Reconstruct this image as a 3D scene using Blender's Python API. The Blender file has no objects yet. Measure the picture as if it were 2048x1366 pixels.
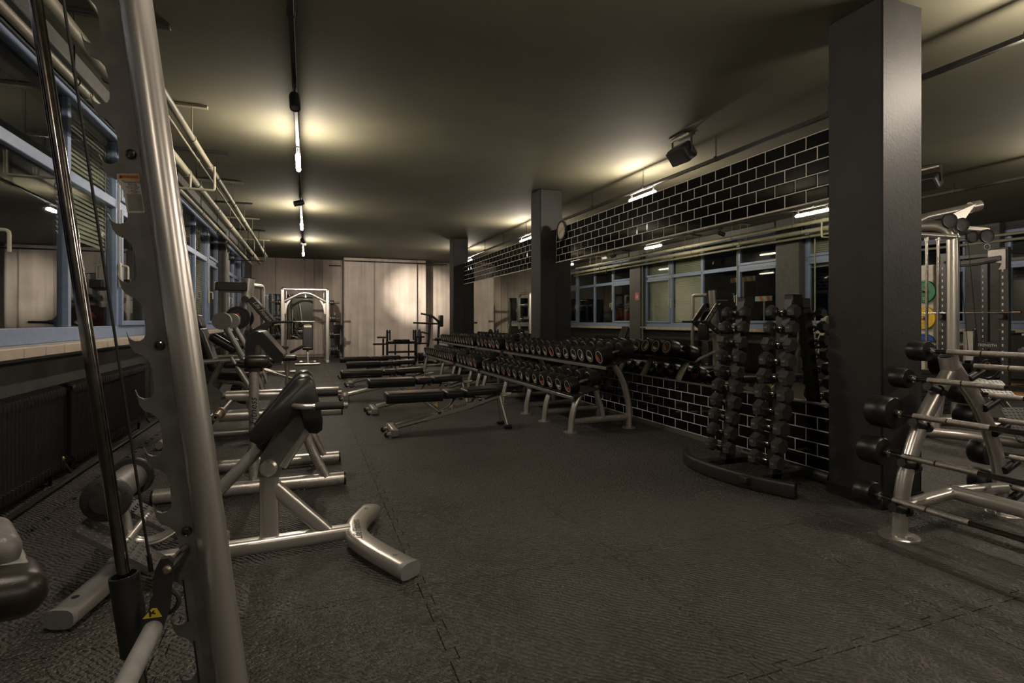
import bpy, bmesh, math, random
from mathutils import Vector as V, Matrix, Euler
from mathutils.geometry import tessellate_polygon

random.seed(7)
PI = math.pi
S = bpy.context.scene
C = S.collection

# ------------------------------------------------------------------ camera
cd = bpy.data.cameras.new('camera')
cd.sensor_width = 36.0
cd.lens = 1075.0 / 2048.0 * 36.0
cd.shift_y = -41.0 / 2048.0
cd.clip_start = 0.02
cam = bpy.data.objects.new('camera', cd)
C.objects.link(cam)
cam.location = (0, 0, 1.22)
cam.rotation_euler = (PI / 2, 0, -math.atan(410.0 / 1075.0))
S.camera = cam

# ------------------------------------------------------------------ world, exposure
W = bpy.data.worlds.new('night')
S.world = W
W.use_nodes = True
W.node_tree.nodes['Background'].inputs[0].default_value = (0.10, 0.13, 0.2, 1)
W.node_tree.nodes['Background'].inputs[1].default_value = 0.01
S.view_settings.view_transform = 'Standard'
S.view_settings.look = 'None'
S.view_settings.gamma = 1.0
S.view_settings.exposure = 0.4
S.view_settings.use_curve_mapping = False
S.cycles.max_bounces = 6
S.cycles.diffuse_bounces = 2
S.cycles.glossy_bounces = 4
S.cycles.transparent_max_bounces = 8
S.cycles.use_adaptive_sampling = True
S.cycles.adaptive_threshold = 0.03
S.cycles.sample_clamp_indirect = 6.0
LAMP_STRENGTH = 265.0
LAMP_COLOR = (1.0, 0.87, 0.72)

# ------------------------------------------------------------------ materials
MATS = {}


def principled(name):
    m = bpy.data.materials.new(name)
    m.use_nodes = True
    MATS[name] = m
    nt = m.node_tree
    return m, nt, nt.nodes['Principled BSDF'], nt.links


def mat(name, col, rough=0.5, metal=0.0, var=0.12, scale=30.0, bump=0.0, bscale=200.0, spec=0.5, coat=0.0, rvar=0.0):
    """Procedural paint: colour broken up by noise, optional fine relief."""
    m, nt, b, L = principled(name)
    tc = nt.nodes.new('ShaderNodeTexCoord')
    n = nt.nodes.new('ShaderNodeTexNoise')
    n.inputs['Scale'].default_value = scale
    n.inputs['Detail'].default_value = 3
    L.new(tc.outputs['Object'], n.inputs['Vector'])
    r = nt.nodes.new('ShaderNodeValToRGB')
    r.color_ramp.elements[0].position = 0.3
    r.color_ramp.elements[1].position = 0.7
    r.color_ramp.elements[0].color = tuple(c * (1 - var) for c in col) + (1,)
    r.color_ramp.elements[1].color = tuple(min(1, c * (1 + var)) for c in col) + (1,)
    L.new(n.outputs['Fac'], r.inputs['Fac'])
    L.new(r.outputs['Color'], b.inputs['Base Color'])
    b.inputs['Roughness'].default_value = rough
    if rvar:
        mr = nt.nodes.new('ShaderNodeMapRange')
        mr.inputs['To Min'].default_value = max(0.02, rough - rvar)
        mr.inputs['To Max'].default_value = min(1, rough + rvar)
        L.new(n.outputs['Fac'], mr.inputs['Value'])
        L.new(mr.outputs['Result'], b.inputs['Roughness'])
    b.inputs['Metallic'].default_value = metal
    b.inputs['Specular IOR Level'].default_value = spec
    b.inputs['Coat Weight'].default_value = coat
    b.inputs['Coat Roughness'].default_value = 0.15
    if bump:
        n2 = nt.nodes.new('ShaderNodeTexNoise')
        n2.inputs['Scale'].default_value = bscale
        L.new(tc.outputs['Object'], n2.inputs['Vector'])
        bp = nt.nodes.new('ShaderNodeBump')
        bp.inputs['Strength'].default_value = bump
        bp.inputs['Distance'].default_value = 0.003
        L.new(n2.outputs['Fac'], bp.inputs['Height'])
        L.new(bp.outputs['Normal'], b.inputs['Normal'])
    return m


def emis(name, col, strength):
    m, nt, b, L = principled(name)
    b.inputs['Base Color'].default_value = (0.8, 0.8, 0.8, 1)
    b.inputs['Emission Color'].default_value = col + (1,)
    b.inputs['Emission Strength'].default_value = strength
    return m


mat('silver', (0.60, 0.57, 0.53), 0.31, 0.82, 0.05, 260, coat=0.25)
mat('silver_worn', (0.57, 0.54, 0.50), 0.34, 0.75, 0.16, 60, rvar=0.08)
mat('grey_steel', (0.36, 0.34, 0.31), 0.42, 0.5, 0.12, 30)
mat('raw_steel', (0.17, 0.165, 0.15), 0.52, 0.6, 0.25, 14, rvar=0.1)
mat('chrome', (0.62, 0.58, 0.54), 0.16, 1.0, 0.08, 40, rvar=0.05)
mat('dark_chrome', (0.22, 0.20, 0.18), 0.14, 1.0, 0.2, 30, rvar=0.05)
mat('knurl', (0.36, 0.33, 0.30), 0.38, 1.0, 0.25, 160, bump=0.6, bscale=600)
mat('black_paint', (0.018, 0.017, 0.016), 0.38, 0.0, 0.2, 30)
mat('black_metal', (0.03, 0.029, 0.027), 0.42, 0.2, 0.2, 30, rvar=0.08)
mat('vinyl', (0.018, 0.017, 0.016), 0.29, 0.0, 0.15, 20, bump=0.12, bscale=380)
mat('brown_vinyl', (0.020, 0.015, 0.010), 0.33, 0.0, 0.4, 12, bump=0.15, bscale=300)
mat('grey_vinyl', (0.16, 0.15, 0.14), 0.42, 0.0, 0.2, 20, bump=0.3, bscale=160)
mat('grey_plastic', (0.20, 0.195, 0.185), 0.5, 0.0, 0.1, 30)
mat('rubber', (0.010, 0.0095, 0.009), 0.38, 0.0, 0.25, 40, rvar=0.08)
mat('rubber_hex', (0.044, 0.041, 0.039), 0.5, 0.0, 0.2, 40)
mat('foam_grip', (0.014, 0.013, 0.012), 0.7, 0.0, 0.2, 90)
mat('cream_ring', (0.62, 0.55, 0.42), 0.5)
mat('red_badge', (0.55, 0.06, 0.03), 0.5)
mat('number_mark', (0.10, 0.095, 0.09), 0.55)
mat('blue_frame', (0.21, 0.27, 0.40), 0.45, 0.0, 0.08, 20)
mat('cream_paint', (0.50, 0.47, 0.37), 0.5, 0.0, 0.1, 12)
mat('pipe_paint', (0.24, 0.225, 0.16), 0.5, 0.0, 0.12, 10)
mat('sill_tile', (0.46, 0.39, 0.31), 0.45, 0.0, 0.1, 9)
mat('sill_top', (0.42, 0.38, 0.33), 0.4, 0.0, 0.15, 9)
mat('dark_wall', (0.030, 0.029, 0.027), 0.62, 0.0, 0.25, 9, bump=0.5, bscale=90)
mat('pier_paint', (0.075, 0.072, 0.066), 0.6, 0.0, 0.15, 9, bump=0.4, bscale=90)
mat('radiator', (0.016, 0.016, 0.016), 0.28, 0.0, 0.2, 20)
mat('brass', (0.42, 0.33, 0.24), 0.35, 1.0, 0.2, 30)
mat('white_plastic', (0.62, 0.60, 0.55), 0.4)
mat('yellow_sticker', (0.75, 0.55, 0.03), 0.45)
mat('orange_sticker', (0.62, 0.22, 0.04), 0.45)
mat('paper', (0.55, 0.51, 0.45), 0.5)
mat('photo_print', (0.24, 0.21, 0.18), 0.5)
mat('ink', (0.012, 0.012, 0.012), 0.5)
mat('red_sign', (0.55, 0.03, 0.02), 0.45)
mat('red_container', (0.30, 0.012, 0.010), 0.45)
mat('plate_green', (0.01, 0.18, 0.06), 0.42)
mat('plate_yellow', (0.70, 0.46, 0.02), 0.42)
mat('plate_blue', (0.02, 0.08, 0.34), 0.42)
mat('wood_floor', (0.52, 0.26, 0.09), 0.35, 0.0, 0.25, 6)
mat('wood_bar', (0.42, 0.36, 0.26), 0.5)
mat('clock_face', (0.55, 0.48, 0.38), 0.25)
mat('alu', (0.34, 0.33, 0.31), 0.35, 0.8)
mat('blind_slat', (0.55, 0.52, 0.42), 0.5)
mat('hazard_orange', (0.8, 0.22, 0.05), 0.5)
mat('tile_gloss', (0.005, 0.005, 0.005), 0.05, 0.0, 0.2, 60, spec=0.3)
mat('grout', (0.66, 0.61, 0.54), 0.85, 0.0, 0.12, 60)
mat('asphalt', (0.03, 0.03, 0.03), 0.9)
mat('tread', (0.075, 0.07, 0.066), 0.42, 0.2, 0.2, 40)
emis('lamp_glow', LAMP_COLOR, LAMP_STRENGTH)
emis('spot_glow', (1.0, 0.82, 0.6), 12.0)

# mirror
m, nt, b, L = principled('mirror')
b.inputs['Base Color'].default_value = (0.62, 0.63, 0.57, 1)
b.inputs['Metallic'].default_value = 1.0
nz = nt.nodes.new('ShaderNodeTexNoise'); nz.inputs['Scale'].default_value = 2.5
mr = nt.nodes.new('ShaderNodeMapRange')
mr.inputs['To Min'].default_value = 0.0; mr.inputs['To Max'].default_value = 0.02
L.new(nz.outputs['Fac'], mr.inputs['Value']); L.new(mr.outputs['Result'], b.inputs['Roughness'])

# window glass: thin pane, reflecting by its angle
m = bpy.data.materials.new('pane_glass'); MATS['pane_glass'] = m
m.use_nodes = True
nt = m.node_tree; nt.nodes.clear(); L = nt.links
o = nt.nodes.new('ShaderNodeOutputMaterial'); mx = nt.nodes.new('ShaderNodeMixShader')
tr = nt.nodes.new('ShaderNodeBsdfTransparent'); gl = nt.nodes.new('ShaderNodeBsdfGlossy')
fr = nt.nodes.new('ShaderNodeFresnel')
gb = nt.nodes.new('ShaderNodeNewGeometry')
io = nt.nodes.new('ShaderNodeMapRange')      # same reflection from either side of the pane
io.inputs['To Min'].default_value = 1.75; io.inputs['To Max'].default_value = 1 / 1.75
L.new(gb.outputs['Backfacing'], io.inputs['Value']); L.new(io.outputs['Result'], fr.inputs['IOR'])
nz = nt.nodes.new('ShaderNodeTexNoise'); nz.inputs['Scale'].default_value = 1.5
mr = nt.nodes.new('ShaderNodeMapRange')
mr.inputs['To Min'].default_value = 0.0; mr.inputs['To Max'].default_value = 0.03
L.new(nz.outputs['Fac'], mr.inputs['Value']); L.new(mr.outputs['Result'], gl.inputs['Roughness'])
tr.inputs[0].default_value = (0.86, 0.9, 0.88, 1)
L.new(fr.outputs[0], mx.inputs[0]); L.new(tr.outputs[0], mx.inputs[1]); L.new(gl.outputs[0], mx.inputs[2])
L.new(mx.outputs[0], o.inputs[0])

# rubber floor: hammered ripple relief, worn smoother in patches
m, nt, b, L = principled('floor_rubber')
geo = nt.nodes.new('ShaderNodeNewGeometry')
n1 = nt.nodes.new('ShaderNodeTexNoise'); n1.inputs['Scale'].default_value = 1.1; n1.inputs['Detail'].default_value = 4
L.new(geo.outputs['Position'], n1.inputs['Vector'])
r = nt.nodes.new('ShaderNodeValToRGB')
r.color_ramp.elements[0].position = 0.32; r.color_ramp.elements[1].position = 0.72
r.color_ramp.elements[0].color = (0.050, 0.046, 0.040, 1); r.color_ramp.elements[1].color = (0.074, 0.067, 0.059, 1)
L.new(n1.outputs['Fac'], r.inputs['Fac']); L.new(r.outputs['Color'], b.inputs['Base Color'])
mr = nt.nodes.new('ShaderNodeMapRange'); mr.inputs['From Min'].default_value = 0.3; mr.inputs['From Max'].default_value = 0.7
mr.inputs['To Min'].default_value = 0.40; mr.inputs['To Max'].default_value = 0.52
L.new(n1.outputs['Fac'], mr.inputs['Value']); L.new(mr.outputs['Result'], b.inputs['Roughness'])
dn = nt.nodes.new('ShaderNodeTexNoise'); dn.inputs['Scale'].default_value = 2.3
L.new(geo.outputs['Position'], dn.inputs['Vector'])
va = nt.nodes.new('ShaderNodeVectorMath'); va.operation = 'MULTIPLY_ADD'
va.inputs[1].default_value = (0.10, 0.10, 0.0)
L.new(dn.outputs['Color'], va.inputs[0]); L.new(geo.outputs['Position'], va.inputs[2])
wv = nt.nodes.new('ShaderNodeTexWave'); wv.inputs['Scale'].default_value = 21.0; wv.inputs['Distortion'].default_value = 5.0
wv.inputs['Detail'].default_value = 1.0; wv.inputs['Detail Scale'].default_value = 0.35
wv.bands_direction = 'DIAGONAL'
L.new(va.outputs[0], wv.inputs['Vector'])
vo = nt.nodes.new('ShaderNodeTexVoronoi'); vo.inputs['Scale'].default_value = 68.0
L.new(va.outputs[0], vo.inputs['Vector'])
ad = nt.nodes.new('ShaderNodeMath'); ad.operation = 'MULTIPLY_ADD'; ad.inputs[1].default_value = -2.2
L.new(vo.outputs['Distance'], ad.inputs[0]); L.new(wv.outputs['Fac'], ad.inputs[2])
bp = nt.nodes.new('ShaderNodeBump'); bp.inputs['Strength'].default_value = 1.0; bp.inputs['Distance'].default_value = 0.007
L.new(ad.outputs[0], bp.inputs['Height']); L.new(bp.outputs['Normal'], b.inputs['Normal'])

# board-marked concrete
m, nt, b, L = principled('concrete')
geo = nt.nodes.new('ShaderNodeNewGeometry')
mp = nt.nodes.new('ShaderNodeMapping'); mp.inputs['Scale'].default_value = (9, 9, 0.35)
L.new(geo.outputs['Position'], mp.inputs['Vector'])
n1 = nt.nodes.new('ShaderNodeTexNoise'); n1.inputs['Scale'].default_value = 1.0; n1.inputs['Detail'].default_value = 4
L.new(mp.outputs[0], n1.inputs['Vector'])
n2 = nt.nodes.new('ShaderNodeTexNoise'); n2.inputs['Scale'].default_value = 1.4; n2.inputs['Detail'].default_value = 5
L.new(geo.outputs['Position'], n2.inputs['Vector'])
n3 = nt.nodes.new('ShaderNodeTexVoronoi'); n3.inputs['Scale'].default_value = 16.0
L.new(geo.outputs['Position'], n3.inputs['Vector'])
pit = nt.nodes.new('ShaderNodeMath'); pit.operation = 'LESS_THAN'; pit.inputs[1].default_value = 0.10
L.new(n3.outputs['Distance'], pit.inputs[0])
mxn = nt.nodes.new('ShaderNodeMath'); mxn.operation = 'ADD'
L.new(n1.outputs['Fac'], mxn.inputs[0]); L.new(n2.outputs['Fac'], mxn.inputs[1])
r = nt.nodes.new('ShaderNodeValToRGB')
r.color_ramp.elements[0].position = 0.36; r.color_ramp.elements[1].position = 0.66
r.color_ramp.elements[0].color = (0.33, 0.285, 0.25, 1); r.color_ramp.elements[1].color = (0.58, 0.505, 0.445, 1)
hf = nt.nodes.new('ShaderNodeMath'); hf.operation = 'MULTIPLY'; hf.inputs[1].default_value = 0.5
L.new(mxn.outputs[0], hf.inputs[0]); L.new(hf.outputs[0], r.inputs['Fac'])
mc = nt.nodes.new('ShaderNodeMixRGB'); mc.blend_type = 'MULTIPLY'; mc.inputs[2].default_value = (0.5, 0.5, 0.5, 1)
L.new(pit.outputs[0], mc.inputs[0]); L.new(r.outputs['Color'], mc.inputs[1])
L.new(mc.outputs[0], b.inputs['Base Color'])
b.inputs['Roughness'].default_value = 0.75
bp = nt.nodes.new('ShaderNodeBump'); bp.inputs['Strength'].default_value = 0.3; bp.inputs['Distance'].default_value = 0.01
L.new(n1.outputs['Fac'], bp.inputs['Height']); L.new(bp.outputs['Normal'], b.inputs['Normal'])

# olive ceiling paint and rough black column paint
mat('ceiling_paint', (0.103, 0.097, 0.062), 0.8, 0.0, 0.16, 0.9, bump=0.25, bscale=60)
mat('column_paint', (0.023, 0.022, 0.021), 0.6, 0.0, 0.2, 4, bump=0.7, bscale=55, spec=0.4)


# ------------------------------------------------------------------ geometry helpers
class MB:
    def __init__(s):
        s.v = []; s.f = []

    def add(s, vs, fs):
        k = len(s.v)
        s.v += [V(p) for p in vs]
        s.f += [tuple(i + k for i in f) for f in fs]
        return s

    def box(s, c, d, R=None, bev=0.0):
        hx, hy, hz = d[0] / 2, d[1] / 2, d[2] / 2
        if bev <= 0:
            vs = [V((x * hx, y * hy, z * hz)) for x in (-1, 1) for y in (-1, 1) for z in (-1, 1)]
            fs = [(0, 1, 3, 2), (4, 6, 7, 5), (0, 4, 5, 1), (2, 3, 7, 6), (0, 2, 6, 4), (1, 5, 7, 3)]
        else:
            bv = min(bev, hx * .95, hy * .95, hz * .95)
            bm = bmesh.new()
            for x in (-1, 1):
                for y in (-1, 1):
                    for z in (-1, 1):
                        bm.verts.new((x * hx, y * (hy - bv), z * (hz - bv)))
                        bm.verts.new((x * (hx - bv), y * hy, z * (hz - bv)))
                        bm.verts.new((x * (hx - bv), y * (hy - bv), z * hz))
            bmesh.ops.convex_hull(bm, input=bm.verts)
            bmesh.ops.dissolve_limit(bm, angle_limit=0.01, verts=bm.verts, edges=bm.edges)
            bm.verts.index_update()
            vs = [v.co.copy() for v in bm.verts]
            fs = [tuple(v.index for v in f.verts) for f in bm.faces]
            bm.free()
        c = V(c)
        if R is not None:
            vs = [R @ p for p in vs]
        return s.add([p + c for p in vs], fs)

    def pad(s, c, d, r, R=None, k=3):
        """Softly rounded cushion block."""
        h = [x / 2 for x in d]
        r = min(r, min(h) * 0.98)
        bm = bmesh.new()
        bmesh.ops.create_cube(bm, size=2)
        ts = [math.tan(i / k * PI / 4) for i in range(k + 1)]
        seen = {}
        vs = []; fs = []

        def vert(p):
            key = tuple(round(x, 5) for x in p)
            if key not in seen:
                q = V([max(-(h[i] - r), min(h[i] - r, p[i])) for i in range(3)])
                n = (V(p) - q).normalized()
                seen[key] = len(vs); vs.append(q + n * r)
            return seen[key]

        def coords(hh):
            a = [-(hh - r) - r * t for t in reversed(ts[1:])] + [-(hh - r)]
            b_ = [hh - r] + [(hh - r) + r * t for t in ts[1:]]
            if hh - r < 1e-6:
                a = a[:-1]
            return a + b_
        cs = [coords(x) for x in h]
        for ax in range(3):
            u, w = (ax + 1) % 3, (ax + 2) % 3
            for sg in (-1, 1):
                for i in range(len(cs[u]) - 1):
                    for j in range(len(cs[w]) - 1):
                        q = []
                        for (a_, b_) in ((i, j), (i + 1, j), (i + 1, j + 1), (i, j + 1)):
                            p = [0, 0, 0]; p[ax] = sg * h[ax]; p[u] = cs[u][a_]; p[w] = cs[w][b_]
                            q.append(vert(p))
                        if sg < 0:
                            q.reverse()
                        if len(set(q)) >= 3:
                            fs.append(tuple(dict.fromkeys(q)))
        bm.free()
        c = V(c)
        if R is not None:
            vs = [R @ p for p in vs]
        return s.add([p + c for p in vs], fs)

    def cyl(s, p0, p1, r0, r1=None, n=16, caps=True):
        p0, p1 = V(p0), V(p1)
        r1 = r0 if r1 is None else r1
        z = (p1 - p0).normalized()
        x = z.orthogonal().normalized(); y = z.cross(x)
        vs = []; fs = []
        for p, r in ((p0, r0), (p1, r1)):
            for i in range(n):
                a = 2 * PI * i / n
                vs.append(p + x * math.cos(a) * r + y * math.sin(a) * r)
        for i in range(n):
            j = (i + 1) % n
            fs.append((i, j, n + j, n + i))
        if caps:
            fs.append(tuple(range(n - 1, -1, -1))); fs.append(tuple(range(n, 2 * n)))
        return s.add(vs, fs)

    def lathe(s, prof, o, axis=(0, 0, 1), n=20):
        """prof: (radius, distance along the axis)"""
        o = V(o); z = V(axis).normalized(); x = z.orthogonal().normalized(); y = z.cross(x)
        vs = []; fs = []; rows = []
        for (r, h) in prof:
            if r < 1e-6:
                rows.append([len(vs)]); vs.append(o + z * h)
            else:
                rows.append(list(range(len(vs), len(vs) + n)))
                for i in range(n):
                    a = 2 * PI * i / n
                    vs.append(o + z * h + x * math.cos(a) * r + y * math.sin(a) * r)
        for A, B in zip(rows, rows[1:]):
            for i in range(n):
                j = (i + 1) % n
                q = (A[i % len(A)], A[j % len(A)], B[j % len(B)], B[i % len(B)])
                q = tuple(dict.fromkeys(q))
                if len(q) > 2:
                    fs.append(q)
        return s.add(vs, fs)

    def tube(s, pts, r, n=12, oval=1.0, up=None, caps=True, fil=0.0, fn=5, sq=2.0):
        """Swept round or oval tube. oval scales the radius across 'up'. fil rounds the bends."""
        pts = [V(p) for p in pts]
        if fil:
            pts = fillet(pts, fil, fn)
        up = V(up) if up is not None else None
        N = len(pts); vs = []; fs = []
        prev = None
        for i, p in enumerate(pts):
            t = (pts[min(i + 1, N - 1)] - pts[max(i - 1, 0)]).normalized()
            if up is not None:
                x = up - t * up.dot(t)
                x = x.normalized() if x.length > 1e-4 else t.orthogonal().normalized()
            elif prev is None:
                x = t.orthogonal().normalized()
            else:
                x = (prev - t * prev.dot(t)).normalized()
            prev = x
            y = t.cross(x)
            k = 1.0
            if 0 < i < N - 1:
                d1 = (pts[i] - pts[i - 1]).normalized()
                k = 1.0 / max(0.5, d1.dot(t))
            rr = r[i] if isinstance(r, (list, tuple)) else r
            for q in range(n):
                a = 2 * PI * (q + .5) / n
                ca, sa = math.cos(a), math.sin(a)
                if sq != 2.0:
                    ca = math.copysign(abs(ca) ** (2 / sq), ca); sa = math.copysign(abs(sa) ** (2 / sq), sa)
                vs.append(p + x * ca * rr * k ** .5 + y * sa * rr * oval * k ** .5)
        for i in range(N - 1):
            for q in range(n):
                w = (q + 1) % n
                fs.append((i * n + q, i * n + w, (i + 1) * n + w, (i + 1) * n + q))
        if caps:
            fs.append(tuple(range(n - 1, -1, -1))); fs.append(tuple((N - 1) * n + q for q in range(n)))
        return s.add(vs, fs)

    def prism(s, out, o, u, v, t):
        """Flat outline (a,b) -> o + a*u + b*v, extruded by vector t."""
        o, u, v, t = V(o), V(u), V(v), V(t)
        n = len(out)
        vs = [o + u * a + v * b_ for a, b_ in out]
        vs += [p + t for p in vs]
        if n > 8:
            tris = tessellate_polygon([[V((a, b_, 0)) for a, b_ in out]])
            fs = [tuple(t_) for t_ in tris] + [tuple(i + n for i in reversed(t_)) for t_ in tris]
        else:
            fs = [tuple(range(n)), tuple(range(2 * n - 1, n - 1, -1))]
        for i in range(n):
            j = (i + 1) % n
            fs.append((i, i + n, j + n, j))
        return s.add(vs, fs)

    def torus(s, o, axis, R, r, n=24, k=8):
        o = V(o); z = V(axis).normalized(); x = z.orthogonal().normalized(); y = z.cross(x)
        vs = []; fs = []
        for i in range(n):
            a = 2 * PI * i / n; d = x * math.cos(a) + y * math.sin(a)
            for j in range(k):
                b_ = 2 * PI * j / k
                vs.append(o + d * (R + r * math.cos(b_)) + z * r * math.sin(b_))
        for i in range(n):
            for j in range(k):
                a, b_ = (i + 1) % n, (j + 1) % k
                fs.append((i * k + j, a * k + j, a * k + b_, i * k + b_))
        return s.add(vs, fs)

    def mesh(s, name, smooth=True, ang=38, off=None):
        me = bpy.data.meshes.new(name)
        vs = s.v if off is None else [p - off for p in s.v]
        me.from_pydata([tuple(p) for p in vs], [], s.f)
        bm = bmesh.new(); bm.from_mesh(me)
        bmesh.ops.recalc_face_normals(bm, faces=bm.faces)
        bm.to_mesh(me); bm.free()
        if smooth:
            me.polygons.foreach_set('use_smooth', [True] * len(me.polygons))
            me.set_sharp_from_angle(angle=math.radians(ang))
        me.update()
        return me

    def build(s, name, m, parent=None, smooth=True, ang=38, **tags):
        off = None
        if parent is not None:
            off = origin(parent)
        me = s.mesh(name, smooth, ang, off)
        me.materials.append(MATS[m])
        ob = bpy.data.objects.new(name, me)
        C.objects.link(ob)
        if parent is not None:
            ob.parent = parent
        for k, v in tags.items():
            ob[k] = v
        return ob


def origin(o):
    """World place of a (not yet turned) thing whose parts are written in world coordinates."""
    p = V((0, 0, 0))
    while o is not None:
        p += o.location; o = o.parent
    return p


def fillet(pts, rad, n=5):
    out = [pts[0]]
    for i in range(1, len(pts) - 1):
        a, p, c = pts[i - 1], pts[i], pts[i + 1]
        d1 = a - p; d2 = c - p
        l = min(rad, d1.length * .48, d2.length * .48)
        s_, e = p + d1.normalized() * l, p + d2.normalized() * l
        for k in range(n + 1):
            t = k / n
            out.append(s_ * (1 - t) ** 2 + p * 2 * t * (1 - t) + e * t * t)
    out.append(pts[-1])
    return out


def rot(axis, deg):
    return Matrix.Rotation(math.radians(deg), 3, axis)


def thing(name, label, cat, loc=(0, 0, 0), group=None, kind=None):
    o = bpy.data.objects.new(name, None)
    C.objects.link(o)
    o.empty_display_size = 0.1
    o.location = loc
    o['label'] = label; o['category'] = cat
    if group: o['group'] = group
    if kind: o['kind'] = kind
    return o


def tag(o, label, cat, group=None):
    o['label'] = label; o['category'] = cat
    if group: o['group'] = group
    return o


def struct(o, label=None):
    o['kind'] = 'structure'
    if label: o['label'] = label
    return o


def dup(o, loc=None, rotz=None, label=None, group=None, parent=None):
    c = o.copy(); C.objects.link(c)
    c.parent = parent
    if loc is not None: c.location = loc
    if rotz is not None: c.rotation_euler = (0, 0, rotz)
    if label: c['label'] = label
    if group: c['group'] = group
    for ch in [x for x in bpy.data.objects if x.parent == o]:
        dup(ch, parent=c)
    return c


TEXT_CACHE = {}


def text(s, size, m, parent, pos, right, up, name='lettering', shear=0.0, align='CENTER'):
    """Flat printed lettering, turned into a thin mesh."""
    key = (s, size, m, shear)
    if key not in TEXT_CACHE:
        cu = bpy.data.curves.new(name, 'FONT')
        cu.body = s; cu.size = size; cu.extrude = 0.0004; cu.shear = shear
        cu.align_x = align; cu.align_y = 'CENTER'
        cu.resolution_u = 2
        tmp = bpy.data.objects.new(name, cu)
        me = bpy.data.meshes.new_from_object(tmp)
        bpy.data.objects.remove(tmp); bpy.data.curves.remove(cu)
        me.materials.clear(); me.materials.append(MATS[m])
        TEXT_CACHE[key] = me
    ob = bpy.data.objects.new(name, TEXT_CACHE[key]); C.objects.link(ob)
    r = V(right).normalized(); n = r.cross(V(up)).normalized(); u = n.cross(r)
    M = Matrix((r, u, n)).transposed().to_4x4()
    M.translation = V(pos) - origin(parent)
    ob.parent = parent
    ob.matrix_local = M
    return ob


ORD = ['first', 'second', 'third', 'fourth', 'fifth', 'sixth', 'seventh', 'eighth', 'ninth', 'tenth', 'eleventh', 'twelfth',
       'thirteenth', 'fourteenth', 'fifteenth', 'sixteenth', 'seventeenth', 'eighteenth']

XW = -1.90      # window plane of the long window wall
XM = 3.75       # mirror plane of the tiled partition
ZC = 3.33       # ceiling
YB = 19.5       # concrete end wall
Y0 = -3.5       # wall behind the camera
XF = 14.0       # far window wall of the second bay

# ================================================================== THE SETTING
# ---- floor: slab with interlocking rubber mats
fl = struct(MB().box(((XF + XW) / 2, (YB + Y0) / 2, -0.056), (XF - XW + 1, YB - Y0 + 1, 0.08)).build('floor', 'floor_rubber', smooth=False),
            'dark rubber sports floor of interlocking mats')


def jig_outline(w, gap=0.0025):
    """One mat with dovetail teeth: out on the far sides, in on the near sides."""
    n = 5
    st = w / n

    def side(o, u, v):
        pts = []
        for i in range(n):
            c_ = (i + .5) * st
            for a, d in ((c_ - .026, 0), (c_ - .038, .036), (c_ + .038, .036), (c_ + .026, 0)):
                pts.append((o[0] + u[0] * a + v[0] * d, o[1] + u[1] * a + v[1] * d))
        return pts
    out = [(gap, gap)]
    out += side((0, gap), (1, 0), (0, 1)) + [(w - gap, gap)]
    out += side((w - gap, 0), (0, 1), (1, 0)) + [(w - gap, w - gap)]
    a = side((0, w - gap), (1, 0), (0, 1)); a.reverse()
    out += a + [(gap, w - gap)]
    a = side((gap, 0), (0, 1), (1, 0)); a.reverse()
    out += a
    # near sides are notches of the neighbour's teeth: widen by the gap
    return out


mat_me = MB().prism(jig_outline(1.0), (0, 0, -0.015), (1, 0, 0), (0, 1, 0), (0, 0, 0.015)).mesh('floor_mat', False)
mat_me.materials.append(MATS['floor_rubber'])
strip_me = MB().box((0.16, 0.5, -0.0075), (0.325, 0.996, 0.015)).mesh('floor_mat_strip', False)
strip_me.materials.append(MATS['floor_rubber'])
for j in range(-2, 19):
    for i in range(-2, 13):
        if i >= 4 and not (-1 <= j <= 8):
            continue
        o = bpy.data.objects.new('floor_mat', mat_me); C.objects.link(o)
        o.parent = fl; o.location = (0.48 + i, 0.42 + j, 0)
    o = bpy.data.objects.new('floor_mat', strip_me); C.objects.link(o)
    o.parent = fl; o.location = (-1.85, 0.42 + j, 0)

# ---- ceiling
struct(MB().box(((XF + XW) / 2, (YB + Y0) / 2, ZC + 0.1), (XF - XW + 1, YB - Y0 + 1, 0.2)).build('ceiling', 'ceiling_paint', smooth=False),
       'olive painted concrete ceiling')
# ---- wall behind the viewer
struct(MB().box(((XF + XW) / 2, Y0 - .1, ZC / 2), (XF - XW + .4, .2, ZC)).build('wall_back_of_room', 'pier_paint', smooth=False))

# ---- long window walls
WIN = [-2.37, 3.10, 8.57, 14.04]      # start of each window
WL = 4.90


def long_wall(name, x, sgn, wins, y0, y1):
    """Parapet, lintel and piers of a window wall; sgn = direction into the room."""
    b_ = MB()
    th = 0.25
    xc = x - sgn * (th / 2 - 0.05)
    b_.box((xc, (y0 + y1) / 2, 0.5), (th, y1 - y0, 1.0))
    b_.box((xc, (y0 + y1) / 2, (3.17 + ZC) / 2), (th, y1 - y0, ZC - 3.17))
    w = struct(b_.build(name, 'dark_wall', smooth=False), 'black painted wall under and over a band of windows')
    edges = [y0] + [e for s_ in wins for e in (s_, s_ + WL)] + [y1]
    for k in range(0, len(edges), 2):
        a, e = edges[k], edges[k + 1]
        if e - a < 0.05:
            continue
        xo = x + sgn * 0.2
        MB().box(((x - sgn * .2 + xo) / 2, (a + e) / 2, ZC / 2), (.4, e - a, ZC - .002), bev=0.012).build('pier', 'pier_paint', w)
    return w


wl = long_wall('wall_left', XW, 1, WIN, Y0, YB)
wr = long_wall('wall_right', XF, -1, [2.1, 7.65], 0.0, 13.2)


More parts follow.
